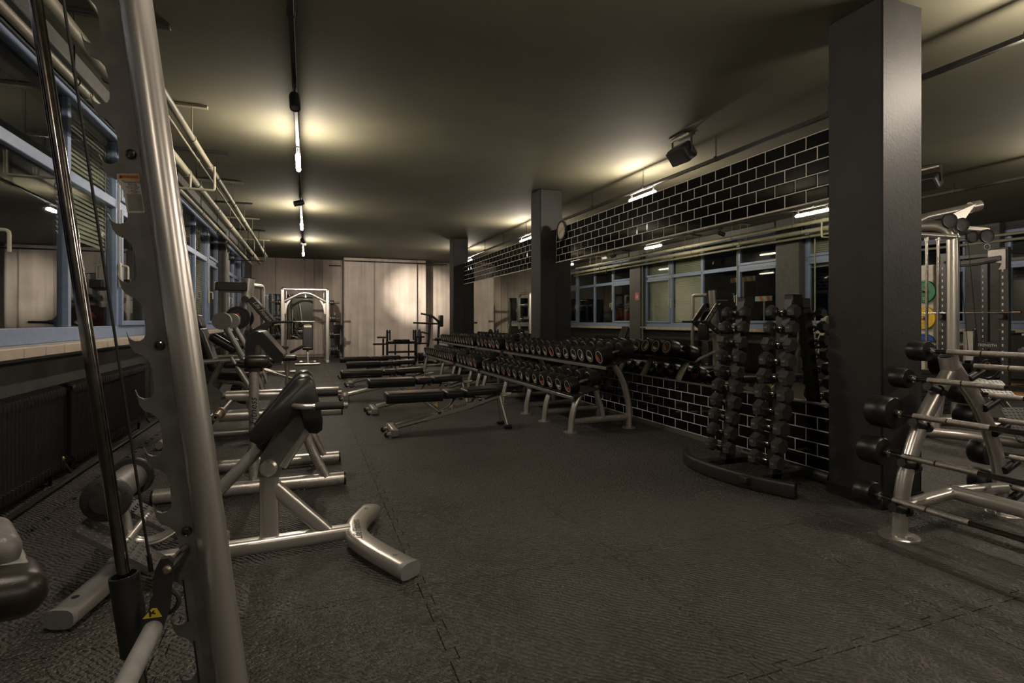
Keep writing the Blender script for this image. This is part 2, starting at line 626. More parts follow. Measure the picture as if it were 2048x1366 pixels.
def make_window(name):
    """Four bays with a transom; local x=0 is the frame plane, +x looks into the room, y runs 0..WL."""
    root = bpy.data.objects.new(name, None); C.objects.link(root)
    root['kind'] = 'structure'
    z0, z1, zt = 1.10, 3.17, 2.45
    n = 4
    bw = WL / n
    D = 0.07

    def bar(name_, y, z, dy, dz, d=D, x=0.0):
        return MB().box((x, y, z), (d, dy, dz), bev=.006).build(name_, 'blue_frame', root)
    bar('frame_rail', WL / 2, 1.11, WL, .12)
    bar('frame_rail', WL / 2, z1 - .035, WL, .07)
    bar('transom', WL / 2, zt, WL, .09)
    for i in range(n + 1):
        y = min(max(i * bw, .035), WL - .035)
        bar('mullion', y, (z0 + z1) / 2, .07, z1 - z0 - .14)
    sash = MB()
    for i in range(n):
        for (a, e) in ((z0 + .07, zt - .045), (zt + .045, z1 - .07)):
            ya, ye = i * bw + .035 + (.035 if i == 0 else 0), (i + 1) * bw - .035 - (.035 if i == n - 1 else 0)
            if i in (0, 3):       # opening sashes stand proud
                s_ = MB(); t = .055
                for (yy, zz, dy, dz) in ((ya + t / 2, (a + e) / 2, t, e - a), (ye - t / 2, (a + e) / 2, t, e - a),
                                         ((ya + ye) / 2, a + t / 2, ye - ya - 2 * t, t), ((ya + ye) / 2, e - t / 2, ye - ya - 2 * t, t)):
                    s_.box((.03, yy, zz), (.07, dy, dz), bev=.006)
                s_.build('sash', 'blue_frame', root)
                p0, p1, q0, q1, px = ya + t, ye - t, a + t, e - t, .02
            else:
                p0, p1, q0, q1, px = ya, ye, a, e, -.01
            MB().box((px, (p0 + p1) / 2, (q0 + q1) / 2), (.012, p1 - p0, q1 - q0)).build('pane', 'pane_glass', root, smooth=False)
    for yy in (bw + .01, 3 * bw - .01):
        h = MB()
        h.cyl((.055, yy, 1.75), (.055, yy, 3.05), .008, n=8)
        h.build('opener_rod', 'cream_paint', root)
        h = MB()
        h.box((.06, yy, 1.7), (.03, .035, .26), bev=.008)
        h.tube([(.07, yy, 1.80), (.13, yy, 1.80), (.13, yy, 1.66)], .011, n=8, fil=.03)
        h.build('lever', 'cream_paint', root)
    return root


w1 = make_window('window_1')
w1.location = (XW, WIN[1], 0)
for k, (x, y, rz) in enumerate([(XW, WIN[2], 0), (XW, WIN[3], 0), (XF, 2.1 + WL, PI), (XF, 7.65 + WL, PI), (XW, WIN[0], 0)]):
    d = dup(w1, (x, y, 0), rz)
    d.name = 'window_%d' % (k + 2)

# sills with an edge of cream tiles
tile_edge = MB().box((0, 0, 0), (.018, .302, .066), bev=.003).mesh('sill_tile', True)
tile_edge.materials.append(MATS['sill_tile'])


def sill(name, x, sgn, y0):
    o = struct(MB().box((x + sgn * .10, y0 + WL / 2, 1.035), (.2, WL + .04, .03), bev=.004).build(name, 'sill_top'))
    n = int(WL / .309)
    for i in range(n):
        t = bpy.data.objects.new('sill_tile', tile_edge); C.objects.link(t)
        t.parent = o; t.location = (x + sgn * .195, y0 + .155 + i * .309, 1.012)
    MB().box((x + sgn * .1, y0 + WL / 2, 0.99), (.17, WL, .06)).build('sill_core', 'dark_wall', o)


for k, y in enumerate(WIN[1:] + WIN[:1]):
    sill('windowsill_%d' % (k + 1), XW, 1, y)
sill('windowsill_5', XF, -1, 2.1)
sill('windowsill_6', XF, -1, 7.65)

# ---- concrete end wall: recess, projecting shaft, recess
wb = struct(MB().box(((XF + XW) / 2, YB + .25, ZC / 2), (XF - XW + .4, .3, ZC)).build('wall_back', 'concrete', smooth=False),
            'board-marked concrete end wall')


def slab(x0, x1, yf, z0=0.0, z1=ZC - .004, d=None):
    d = YB + .1 - yf if d is None else d
    MB().box(((x0 + x1) / 2, yf + d / 2, (z0 + z1) / 2), (x1 - x0, d, z1 - z0), bev=.008).build('concrete_panel', 'concrete', wb, ang=30)


for a, e in ((-1.8, -.985), (-.975, .222), (.232, .49), (.50, 1.13)):
    slab(a, e, YB)
slab(1.14, 2.11, 18.5, z1=3.26); slab(2.12, 3.545, 18.5, z1=3.26)
slab(1.14, 3.545, 18.62, 3.264)
slab(3.555, 3.885, 18.62)
for a, e in ((3.895, 5.2), (5.21, 7.0), (7.01, 9.0)):
    slab(a, e, 19.2)
MB().cyl((0.7, 19.42, 3.12), (1.1, 19.42, 3.12), .018, n=8).cyl((1.14, 18.44, 3.2), (4.6, 18.44, 3.2), .02, n=8).build('conduit', 'black_metal', wb)

# ---- square concrete columns
def column(name, x, y, label):
    o = MB().box((x + .195, y + .195, ZC / 2), (.39, .39, ZC - .003), bev=.01).build(name, 'column_paint')
    o['kind'] = 'structure'; o['label'] = label
    MB().box((x + .195, y + .195, .04), (.405, .405, .08), bev=.004).build('skirting', 'black_paint', o)
    return o


column('column_1', 3.47, 2.39, 'thick black concrete column beside the dumbbell tower')
column('column_2', 3.47, 7.83, 'black concrete column behind the dumbbell racks')
column('column_3', 3.47, 13.27, 'black concrete column at the end of the tiled partition')

# ---- partition with black metro tiles and mirrors
tile_cache = {}


def tile_mesh(w, h):
    key = (round(w, 3), round(h, 3))
    if key not in tile_cache:
        d, bv = .003, .006
        a, c_ = w / 2, h / 2
        vs = [(0, -a, -c_), (0, a, -c_), (0, a, c_), (0, -a, c_), (-d * .2, -a, -c_), (-d * .2, a, -c_), (-d * .2, a, c_), (-d * .2, -a, c_),
              (-d, -a + bv, -c_ + bv), (-d, a - bv, -c_ + bv), (-d, a - bv, c_ - bv), (-d, -a + bv, c_ - bv)]
        fs = []
        for k in (0, 4):
            for i in range(4):
                j = (i + 1) % 4
                fs.append((k + i, k + j, k + 4 + j, k + 4 + i))
        fs.append((8, 9, 10, 11))
        b_ = MB(); b_.add(vs, fs)
        me = b_.mesh('tile', False)
        me.materials.append(MATS['tile_gloss'])
        tile_cache[key] = me
    return tile_cache[key]


def tile_band(parent, y0, y1, z0, rows, rh, stuff_from=None):
    pitch, g = .2055, .0085
    rest = MB()
    for r_ in range(rows):
        z = z0 + (r_ + .5) * rh
        y = y0 - (pitch / 2 if r_ % 2 else 0)
        while y < y1 - .01:
            a, e = max(y, y0), min(y + pitch, y1)
            if e - a > .02:
                me = tile_mesh(e - a - g, rh - g)
                o = bpy.data.objects.new('tile', me); C.objects.link(o)
                o.parent = parent
                o.location = (XM + random.uniform(-.0006, .0006), (a + e) / 2, z)
                o.rotation_euler = (0, random.uniform(-.006, .006), random.uniform(-.007, .007))
            y += pitch


def partition(name, y0, y1, seam):
    core = MB()
    core.box((XM + .075, (y0 + y1) / 2, 2.703 / 2), (.15, y1 - y0, 2.703))
    o = struct(core.build(name, 'grout', smooth=False), 'partition clad in black bevelled tiles with a mirror band')
    tile_band(o, y0, y1, 2.165, 5, .1072)
    tile_band(o, y0, y1, .055, 5, .102)
    MB().box((XM - .006, (y0 + y1) / 2, .0275), (.012, y1 - y0, .05)).build('skirting', 'alu', o)
    MB().box((XM - .007, (y0 + y1) / 2, .572), (.014, y1 - y0, .014)).build('edge_strip', 'alu', o)
    MB().box((XM - .007, (y0 + y1) / 2, 2.158), (.014, y1 - y0, .012)).build('edge_strip', 'cream_paint', o)
    for a, e in ((y0, seam - .002), (seam + .002, y1)):
        MB().box((XM - .003, (a + e) / 2, (.579 + 2.152) / 2), (.006, e - a, 2.152 - .579)).build('mirror_panel', 'mirror', o, smooth=False)
    return o


partition('wall_partition_near', 2.785, 7.825, 5.5)
partition('wall_partition_far', 8.225, 13.265, 10.75)

# ================================================================== LIGHT TRACKS, LAMPS
LY = (-2.5, 1.76, 6.35, 10.6, 14.95)


def track(x, y0, y1, label):
    t = thing('light_track', label, 'light track', (x, y0, 3.05), 'suspended light tracks')
    MB().box((x, (y0 + y1) / 2, 3.065), (.036, y1 - y0, .04), bev=.004).build('rail', 'black_metal', t)
    y = y0 + 1.0
    while y < y1:
        h = MB()
        k = 0
        z = 3.085
        while z < ZC:
            ax = (1, 0, 0) if k % 2 else (0, 1, 0)
            h.torus((x, y, z + .012), ax, .010, .0028, n=10, k=5)
            z += .02; k += 1
        h.box((x, y, 3.07), (.05, .03, .055), bev=.004)
        h.build('chain', 'black_metal', t)
        y += 1.42


def lamp(x, y, label):
    t = thing('tube_lamp', label, 'lamp', (x, y, 2.95), 'tube lamps hung under the light tracks')
    g = MB()
    prof = [(0.0, -.31), (.017, -.304), (.024, -.285), (.024, .285), (.017, .304), (0.0, .31)]
    g.lathe(prof, (x, y, 2.955), (0, 1, 0), n=8)
    g.build('glass_tube', 'lamp_glow', t)
    h = MB()
    for s_ in (-1, 1):
        h.box((x, y + s_ * .26, 3.013), (.014, .03, .07), bev=.003)
    h.box((x, y, 3.040), (.03, .60, .014), bev=.003)
    h.build('holder', 'black_metal', t)
    return t


def spot(x, y, aim, label, power=0.0, size=25):
    """Cylindrical track spotlight; its lamp shines along the barrel."""
    t = thing('track_spotlight', label, 'spotlight', (x, y, 2.95), 'cylinder spots on the tracks')
    d = (V(aim) - V((x, y, 2.94))).normalized()
    p = V((x, y, 2.94))
    h = MB()
    h.box((x, y, 3.03), (.034, .10, .035), bev=.004).cyl((x, y, 3.02), (x, y, 2.96), .008, n=8)
    h.build('mount', 'black_metal', t)
    MB().lathe([(0, -.05), (.036, -.045), (.04, -.03), (.04, .09), (.034, .09), (.034, .08), (0, .08)], p, d, n=16).build('barrel', 'black_metal', t)
    if power:
        MB().cyl(p + d * .081, p + d * .083, .031, n=14).build('lens', 'spot_glow', t)
        ld = bpy.data.lights.new('spot_bulb', 'SPOT')
        ld.energy = power; ld.color = (1.0, .87, .72); ld.spot_size = math.radians(size); ld.spot_blend = 1.0; ld.shadow_soft_size = .03
        lo = bpy.data.objects.new('spot_bulb', ld); C.objects.link(lo)
        lo.parent = t
        lo.location = p + d * .10 - V(t.location)
        lo.rotation_euler = d.to_track_quat('-Z', 'Y').to_euler()
    else:
        MB().cyl(p + d * .081, p + d * .083, .031, n=14).build('lens', 'grey_plastic', t)


track(-.09, -3.2, 17.2, 'long black light track hung over the aisle between benches and machines')
track(4.36, -3.2, 17.2, 'long black light track hung just behind the tiled partition')
track(8.6, -3.2, 12.2, 'light track hung above the cable tower bay')
where = {1.76: 'closest to the viewer', 6.35: 'second along', 10.6: 'third along', 14.95: 'deepest in the room', -2.5: 'behind the viewer'}
for y in LY:
    lamp(-.09, y, 'glowing tube lamp on the aisle track, %s' % where[y])
    lamp(4.36, y, 'glowing tube lamp on the track behind the partition, %s' % where[y])
where.update({-.4: 'closest to the viewer', 3.3: 'in the middle', 8.2: 'deepest'})
for y in (-.4, 3.3, 8.2):
    lamp(8.6, y, 'glowing tube lamp above the cable tower bay, %s' % where[y])
spot(-.09, 4.5, (.1, 3.2, 0), 'unlit black cylinder spot on the aisle track above the back extension bench')
spot(-.09, 12.75, (3.46, 18.5, 2.10), 'lit cylinder spot on the aisle track aimed at the concrete shaft', 3200.0, 20)
spot(-.09, 12.3, (1.6, 18.8, 1.6), 'lit cylinder spot on the aisle track flooding the end wall', 420.0, 62)
spot(-.09, 8.4, (-1.6, 8.0, 2.4), 'unlit cylinder spot on the aisle track between two glowing tubes')

# ================================================================== ROUND DUMBBELLS AND THEIR RACKS
def make_dumbbell(R, hl, L):
    t = thing('round_dumbbell', 'x', 'dumbbell')
    h = MB()
    g = (L - 2 * hl) / 2
    h.cyl((-g - .01, 0, 0), (g + .01, 0, 0), .0155, n=10).lathe([(.0155, -.03), (.0185, -.015), (.019, 0), (.0185, .015), (.0155, .03)], (0, 0, 0), (1, 0, 0), 10)
    h.build('handle', 'knurl', t)
    for s_ in (-1, 1):
        hd = MB()
        hd.lathe([(.022, 0), (.022, .008), (R * .86, .008), (R * .97, .016), (R, .028), (R, hl - .016), (R * .96, hl - .005), (R * .86, hl), (R * .80, hl), (R * .78, hl - .004), (0, hl - .004)],
                 (s_ * g, 0, 0), (s_, 0, 0), 22)
        ho = hd.build('head', 'rubber', t)
        f_ = s_ * (g + hl - .0035)
        rg = MB().lathe([(R * .64, 0), (R * .64, .002), (R * .70, .002), (R * .70, 0)], (f_, 0, 0), (s_, 0, 0), 24)
        rg.build('ring', 'cream_ring', ho)
        arc = [(R * .46 * math.cos(a), R * .46 * math.sin(a)) for a in [PI * 1.1 + PI * .8 * k / 8 for k in range(9)]]
        bd = MB().prism(arc, (f_, 0, 0), (0, -s_, 0), (0, 0, 1), (s_ * .002, 0, 0))
        bd.build('badge', 'cream_ring', ho)
    return t


DB = {'s': make_dumbbell(.068, .095, .33), 'm': make_dumbbell(.080, .105, .35), 'l': make_dumbbell(.092, .125, .385), 'xl': make_dumbbell(.099, .150, .42)}
DBR = {'s': .068, 'm': .080, 'l': .092, 'xl': .099}


def place_db(key, x, y, z, roll, red, label, group):
    d = dup(DB[key], (x, y, z), None, label, group)
    d.rotation_euler = (roll, math.radians(-14), 0)
    if red:
        for hd in d.children:
            for bd in hd.children:
                if bd.name.startswith('badge'):
                    bd.material_slots[0].link = 'OBJECT'
                    bd.material_slots[0].material = MATS['red_badge']
    return d


def rack(name_label, y0, y1, frames, upper, lower, tag_):
    t = thing('dumbbell_rack', name_label, 'dumbbell rack', (3.07, (y0 + y1) / 2, 0), 'two-tier dumbbell racks')
    tilt = math.radians(14)
    for (xa, za) in ((2.705, .405), (3.115, .715)):
        sh = MB()
        u = (math.cos(tilt), math.sin(tilt))
        prof = [(-.010, 0), (.309, 0), (.309, -.014), (-.010, -.014)]
        out = []
        for a, h in prof:
            out.append((a * u[0] - h * u[1], a * u[1] + h * u[0]))
        sh.prism(out, (xa, y0, za), (1, 0, 0), (0, 0, 1), (0, y1 - y0, 0))
        sh.build('shelf', 'black_metal', t)
        ed = MB().box((xa - .018, (y0 + y1) / 2, za - .022), (.016, y1 - y0 - .01, .036), bev=.004)
        ed.build('shelf_lip', 'alu', t)
    for y in frames:
        f_ = MB()
        f_.tube([(2.70, y, .012), (2.71, y, .16), (2.755, y, .32), (2.83, y, .425)], .030, n=14, oval=1.45, up=(1, 0, 0), fil=.12)
        f_.build('front_leg', 'silver_worn', t)
        f_ = MB()
        f_.tube([(3.44, y, .012), (3.44, y, .30), (3.36, y, .55), (3.23, y, .735)], .031, n=14, oval=1.4, up=(1, 0, 0), fil=.22)
        f_.build('rear_leg', 'silver_worn', t)
        MB().tube([(2.72, y, .115), (3.43, y, .125)], .035, n=14, oval=.75, up=(0, 0, 1)).build('cross_tube', 'silver_worn', t)
        MB().tube([(3.10, y, .13), (3.09, y, .25), (2.99, y, .47)], .024, n=10, oval=1.4, up=(1, 0, 0), fil=.1).build('strut', 'silver_worn', t)
        for x in (2.70, 3.44):
            MB().lathe([(0, 0), (.078, 0), (.078, .007), (.07, .012), (0, .012)], (x, y, 0), n=20).build('foot_plate', 'silver', t)
    for tier, keys in (('upper', upper), ('lower', lower)):
        n = len(keys)
        st = (y1 - y0 - .06) / n
        y = y0 + .03
        for i, k in enumerate(keys):
            R = DBR[k]
            xc, zs = (3.285, .756) if tier == 'upper' else (2.875, .446)
            if k in ('s', 'm'):
                xc -= .012
            place_db(k, xc, y0 + .03 + (i + .5) * st, zs + .004 + R / math.cos(tilt), random.uniform(-1.0, 1.0), random.random() < .38,
                     '%s round black dumbbell from the near end, %s tier of the %s' % (ORD[i], tier, tag_), 'round dumbbells on the racks')


rack('two-tier silver-legged dumbbell rack closest to the hexagonal dumbbell tower', 5.19, 8.52, (5.27, 5.97, 6.55, 7.45, 8.42),
     ['xl'] * 3 + ['l'] * 4 + ['m'] * 8, ['l'] * 4 + ['m'] * 6 + ['m'] * 4, 'nearest long rack')
rack('short two-tier dumbbell rack between two longer racks', 8.66, 10.12, (8.76, 9.26, 9.98),
     ['xl'] * 2 + ['l'] * 4, ['xl'] * 2 + ['l'] * 4, 'short middle rack')
rack('two-tier dumbbell rack deepest along the mirror wall', 10.28, 13.20, (10.42, 11.35, 13.08),
     ['l'] * 2 + ['m'] * 12, ['l'] * 2 + ['m'] * 12, 'deepest rack')
for k in DB.values():
    for ch in list(k.children):
        for g in list(ch.children):
            bpy.data.objects.remove(g)
        bpy.data.objects.remove(ch)
    bpy.data.objects.remove(k)

# ================================================================== ADJUSTABLE BENCHES
def make_bench():
    t = thing('adjustable_bench', 'x', 'bench', (0, 0, 0), 'adjustable benches in a row')
    # sloping spine
    MB().tube([(.10, 0, .085), (.55, 0, .175), (.95, 0, .265), (1.15, 0, .325), (1.30, 0, .365)], .032, n=8, oval=1.35, up=(0, 0, 1), fil=.1).build('spine', 'silver_worn', t)
    MB().tube([(.16, .07, .09), (.62, .05, .20)], .014, n=8).tube([(.16, -.0, .12), (.5, 0, .19)], .014, n=8).build('lower_rail', 'silver', t)
    foot = MB().pad((.06, 0, .055), (.085, .36, .075), .03)
    foot.build('front_foot', 'silver', t)
    for s_ in (-1, 1):
        MB().pad((.06, s_ * .19, .052), (.09, .04, .085), .03).build('foot_cap', 'grey_plastic', t)
    for s_ in (-1, 1):
        w = MB().lathe([(0, -.013), (.024, -.013), (.03, -.008), (.03, .008), (.024, .013), (0, .013)], (-.02, s_ * .15, .032), (0, 1, 0), 16)
        w.build('wheel', 'rubber', t)
        MB().box((.01, s_ * .15, .04), (.07, .034, .03), bev=.005).build('wheel_bracket', 'silver', t)
    for s_ in (-1, 1):
        MB().tube([(1.27, s_ * .03, .35), (1.33, s_ * .12, .03)], .021, n=12, oval=1.3, up=(1, 0, 0)).build('rear_leg', 'silver_worn', t)
        MB().pad((1.335, s_ * .125, .022), (.085, .07, .044), .015).build('rubber_foot', 'rubber', t)
    MB().tube([(1.28, .05, .36), (1.40, .06, .37), (1.43, 0, .372), (1.40, -.06, .37), (1.28, -.05, .36)], .013, n=10, fil=.04).build('carry_handle', 'silver', t)
    # gusset plates with bolts
    for s_ in (-1, 1):
        g = MB().prism([(.42, .13), (.90, .235), (1.10, .30), (1.08, .345), (.98, .355), (.94, .30), (.86, .30), (.83, .385), (.76, .385), (.70, .28), (.60, .22), (.44, .17)],
                       (0, s_ * .046, 0), (1, 0, 0), (0, 0, 1), (0, s_ * .006, 0))
        g.build('gusset_plate', 'grey_steel', t)
        for (x, z) in ((.80, .36), (1.03, .335), (.56, .215), (1.25, .385)):
            MB().lathe([(0, .016), (.010, .016), (.020, .010), (.020, 0)], (x, s_ * .05, z), (0, s_, 0), 12).build('bolt', 'dark_chrome', t)
    text('Life Fitness', .058, 'ink', t, (.735, -.0535, .262), (.975, 0, .22), (-.22, 0, .975), shear=.35)
    MB().tube([(.36, 0, .375), (.56, 0, .215)], .021, n=12).build('adjuster_tube', 'silver', t)
    MB().prism([(0, 0), (.045, .03), (.045, -.03)], (.50, -.024, .30), (1, 0, 0), (0, 0, 1), (0, -.001, 0)).build('sticker', 'yellow_sticker', t)
    # three cushions and the beam under them
    MB().box((.30, 0, .352), (.62, .07, .04), bev=.008).box((.80, 0, .37), (.36, .07, .03), bev=.006).build('pad_beam', 'black_metal', t)
    MB().pad((.295, 0, .412), (.63, .275, .085), .03).build('back_pad', 'vinyl', t)
    MB().pad((.725, 0, .414), (.205, .275, .075), .028).build('middle_pad', 'vinyl', t)
    MB().pad((1.045, 0, .425), (.41, .275, .078), .03, rot('Y', -2)).build('seat_pad', 'vinyl', t)
    return t


bench = make_bench()
for i, (x, y, rz, lab) in enumerate([
        (.80, 5.86, 0, 'black padded adjustable bench closest to the viewer, in front of the long dumbbell rack'),
        (.76, 7.30, .5, 'second black padded adjustable bench in the row, counted from the viewer'),
        (.50, 8.70, -1, 'third black padded adjustable bench in the row, set further into the aisle'),
        (.70, 10.45, 0, 'fourth black padded adjustable bench in the row, counted from the viewer'),
        (.66, 11.95, .5, 'fifth black padded adjustable bench, deepest of the row')]):
    o = bench if i == 0 else dup(bench)
    o.location = (x, y, 0); o.rotation_euler = (0, 0, math.radians(rz)); o['label'] = lab

# ================================================================== HEXAGONAL DUMBBELL TOWER
tw = thing('dumbbell_tower', 'black twin-post dumbbell tower on a curved foot beside the thick column', 'dumbbell tower', (3.25, 3.25, 0))
MB().tube([(3.10, 3.86, .055), (2.97, 3.66, .055), (2.94, 3.40, .055), (2.98, 3.05, .055), (3.12, 2.74, .055)], .055, n=18, oval=.5, up=(0, 0, 1), fil=.25, fn=6, sq=3.5).build('front_foot', 'black_metal', tw)
MB().tube([(3.60, 3.70, .05), (3.62, 2.88, .05)], .045, n=14, oval=.8, up=(0, 0, 1)).build('rear_foot', 'black_metal', tw)
LEAN = .20
HEX = []


def hex_bell(R, w, gap):
    t = thing('hex_dumbbell', 'x', 'dumbbell')
    MB().cyl((0, -gap - .01, 0), (0, gap + .01, 0), .013, n=10).lathe([(.013, -.035), (.0165, -.015), (.017, 0), (.0165, .015), (.013, .035)], (0, 0, 0), (0, 1, 0), 10).build('handle', 'chrome', t)
    for s_ in (-1, 1):
        h = MB().lathe([(0, 0), (R * .80, 0), (R, .014), (R, w - .014), (R * .78, w), (0, w)], (0, s_ * gap, 0), (0, s_, 0), 6)
        ho = h.build('head', 'rubber_hex', t, ang=12)
        # moulded number plate on a flat of the hexagon that faces the room
        q = R * math.cos(PI / 6)
        MB().box((-q * .995, s_ * (gap + w * .5), 0), (.004, w * .50, R * .52), bev=.001).build('number_plate', 'number_mark', ho)
        text(str(int(R * 180)), R * .42, 'ink', ho, (-q * .995 - .0025, s_ * (gap + w * .5), 0), (0, -1, 0), (0, 0, 1), 'number')
    return t


for (yc, xb, col) in ((3.50, 3.22, 'far'), (3.03, 3.22, 'near')):
    post = MB()
    post.prism([(-.045, 0), (.045, 0), (.045 + LEAN, 1.34), (-.045 + LEAN, 1.34)], (xb, yc - .035, .05), (1, 0, 0), (0, 0, 1), (0, .07, 0))
    post.build('post', 'black_metal', tw)
    MB().box((xb + LEAN * 1.02, yc, 1.375), (.10, .085, .09), bev=.006).build('post_cap', 'black_metal', tw)
    MB().box((3.27, yc, .075), (.68, .07, .05), bev=.006).build('base_bar', 'black_metal', tw)
    sizes = [.048, .052, .054, .057, .059, .061, .062, .061, .059, .056] if col == 'far' else [.052, .055, .058, .062, .065, .067, .068, .067, .065, .060]
    for i in range(10):
        z = 1.29 - i * .1215
        xc = xb + LEAN * (z - .05) / 1.34 - .085
        R = sizes[i]
        for s_ in (-1, 1):
            MB().prism([(0, 0), (.075, -.02), (.09, .02), (.03, .0), (0, .045), (-.025, .05), (-.028, .03)], (xc - .005, yc + s_ * .032 - .004, z - .037), (1, 0, 0), (0, 0, 1), (0, .008, 0)).build('saddle', 'black_metal', tw)
        hb = hex_bell(R, .036 + R * .5, .068)
        hb.location = (xc, yc, z)
        hb.rotation_euler = (0, math.radians([30, 30, 2, 30, 12, 30, 22, 35, 28, 30][i] - 18), 0)
        hb['label'] = '%s hexagonal black dumbbell from the top, on the tower post %s the thick column' % (ORD[i], 'further from' if col == 'far' else 'beside')
        hb['group'] = 'hexagonal dumbbells on the tower'

# ================================================================== BARBELL RACK
br = thing('barbell_rack', 'silver A-frame rack of fixed barbells in front of the thick column', 'barbell rack', (3.6, 1.5, 0))
APX, APZ = 3.60, 1.012
for y in (2.06, .95):
    MB().tube([(3.13, y, .01), (3.155, y, .30), (3.30, y, .62), (APX - .03, y, APZ - .09)], .046, n=18, oval=.8, up=(1, 0, 0), fil=.35, fn=7).build('front_leg', 'silver', br)
    MB().tube([(4.12, y + .02, .01), (4.10, y + .02, .30), (3.93, y + .02, .66), (APX - .03, y, APZ - .03)], .046, n=18, oval=.8, up=(1, 0, 0), fil=.35, fn=7).build('rear_leg', 'silver', br)
    MB().tube([(APX - .02, y, APZ - .075), (APX - .045, y, APZ + .004)], .062, n=20, oval=.7, up=(1, 0, 0)).build('top_socket', 'silver', br)
    MB().tube([(APX - .045, y, APZ + .003), (APX - .0455, y, APZ + .0055)], .053, n=20, oval=.66, up=(1, 0, 0)).build('socket_shade_cap', 'ink', br)  # solid black cap: shade inside the open tube end, put in as colour
    MB().tube([(3.16, y, .17), (3.62, y, .20), (4.10, y, .17)], .036, n=14, fil=.1).build('cross_tube', 'silver', br)
    for x in (3.13, 4.12):
        MB().lathe([(0, 0), (.10, 0), (.10, .008), (.09, .014), (0, .014)], (x, y, 0), n=24).build('foot_plate', 'silver', br)
MB().tube([(3.60, 2.06, .20), (3.60, .95, .20)], .042, n=14).build('base_beam', 'silver', br)
SIDE = [((3.545, 1.036), .066, .072), ((3.37, .875), .064, .062), ((3.245, .675), .100, .098), ((3.15, .455), .086, .088), ((3.075, .215), .074, .066),
        ]
REAR = [((3.80, .945), .085, .085), ((3.95, .76), .075, .08), ((4.05, .60), .088, .09), ((4.155, .36), .085, .07), ((4.185, .16), .09, .08)]


def barbell(x, z, R, hl, label):
    t = thing('fixed_barbell', label, 'barbell', (x, 1.5, z), 'fixed barbells on the A-frame rack')
    ya, yb = 2.145, .78
    MB().cyl((x, ya, z), (x, yb, z), .0145, n=14).build('shaft', 'dark_chrome', t)
    for (a, e) in ((ya - .09, ya - .26), (ya - .268, ya - .46), (yb + .09, yb + .26), (yb + .268, yb + .46)):
        MB().cyl((x, a, z), (x, e, z), .0168, n=14).build('knurled_grip', 'knurl', t)
    for y, s_ in ((ya, 1), (yb, -1)):
        MB().lathe([(0, 0), (.020, 0), (.020, .012), (R * .93, .014), (R, .024), (R, .02 + hl * 1.15), (R * .92, .032 + hl * 1.15), (0, .032 + hl * 1.15)], (x, y, z), (0, s_, 0), 26).build('head', 'rubber', t)
        MB().lathe([(.014, 0), (.023, .002), (.023, .014), (.017, .018), (.0145, .03)], (x, y, z), (0, -s_, 0), 14).build('collar', 'chrome', t)


where = ['topmost', 'second from the top', 'third from the top with thickest heads', 'fourth from the top', 'lowest']
for i, ((x, z), R, hl) in enumerate(SIDE):
    barbell(x, z, R * .95, hl, 'fixed barbell on the aisle side of the rack, ' + where[i])
    for y in (2.06, .95) if i else ():
        # peg the barbell lies on
        MB().cyl((x + .11, y - .02, z - .075), (x - .035, y - .02, z - .03), .024, n=14).build('peg', 'rubber', br)
        MB().cyl((x + .075, y - .02, z - .064), (x + .065, y - .02, z - .061), .034, n=16).build('peg_collar', 'rubber', br)
where = ['topmost', 'second from the top', 'third from the top', 'fourth from the top', 'lowest']
for i, ((x, z), R, hl) in enumerate(REAR):
    barbell(x, z, R * .95, hl, 'fixed barbell on the far side of the A-frame rack, ' + where[i])
    for y in (2.06, .95):
        MB().cyl((x - .09, y - .02, z - .075), (x + .04, y - .02, z - .03), .024, n=14).build('peg', 'rubber', br)

# ================================================================== SMITH MACHINE UPRIGHT (close to the viewer)
sm = thing('smith_machine', 'tilted silver upright of a guided-bar rack with a row of dark steel hooks', 'smith machine', (-.17, 1.70, 0))
T0, T1 = V((-.173, 1.70, 0)), V((-.173 - .123 * 2.35, 1.70, 2.35))
MB().tube([T0, T1], .0395, n=28).build('upright', 'silver', sm)
MB().tube([(-.62, 1.74, .035), (-.10, 1.74, .035)], .045, n=14, oval=.75, up=(0, 0, 1)).build('base_tube', 'silver', sm)
# hook plate: outline traced hook by hook, 8 mm steel
out = []
tx = lambda z: -.33 - (z - .251) * .1285
step = .1560
hooks = []
z = .251 - step
while z < 2.3:
    hooks.append(z); z += step
left = []
for z in reversed(hooks):
    x = tx(z)
    # a tip, then the swelling under it down to the next notch
    left += [(x, z + .004), (x + .004, z - .006), (x + .010, z - .036), (x + .020, z - .052), (x + .038, z - .060), (x + .053, z - .076), (x + .060, z - .100),
             (x + .064, z - .145), (x + .064, z - .160), (x + .060, z - .170), (x + .052, z - .176), (x + .040, z - .177), (x + .030, z - .172), (x + .023, z - .163)]
right = [(T0.x - .122 * zz - .028, zz) for zz in (left[-1][1] - .02, 2.30)]
out = left + [(left[-1][0] + .01, left[-1][1] - .03)] + right
MB().prism(out, (0, 1.703, 0), (1, 0, 0), (0, 0, 1), (0, .009, 0)).build('hook_plate', 'raw_steel', sm, ang=25)
for (x, z) in ((-.438, 1.665), (-.373, 1.155), (-.309, .643)):
    MB().lathe([(0, .010), (.006, .010), (.007, .013), (.011, .012), (.013, .007), (.013, 0)], (x, 1.703, z), (0, -1, 0), 18).build('bolt', 'dark_chrome', sm)
    MB().cyl((x, 1.692, z), (x, 1.6905, z), .005, n=6).build('socket', 'ink', sm)
MB().box((-.312, 1.702, .45), (.004, .002, .12), rot('Y', -6)).box((-.285, 1.702, .27), (.004, .002, .13), rot('Y', -6)).build('slot', 'ink', sm)
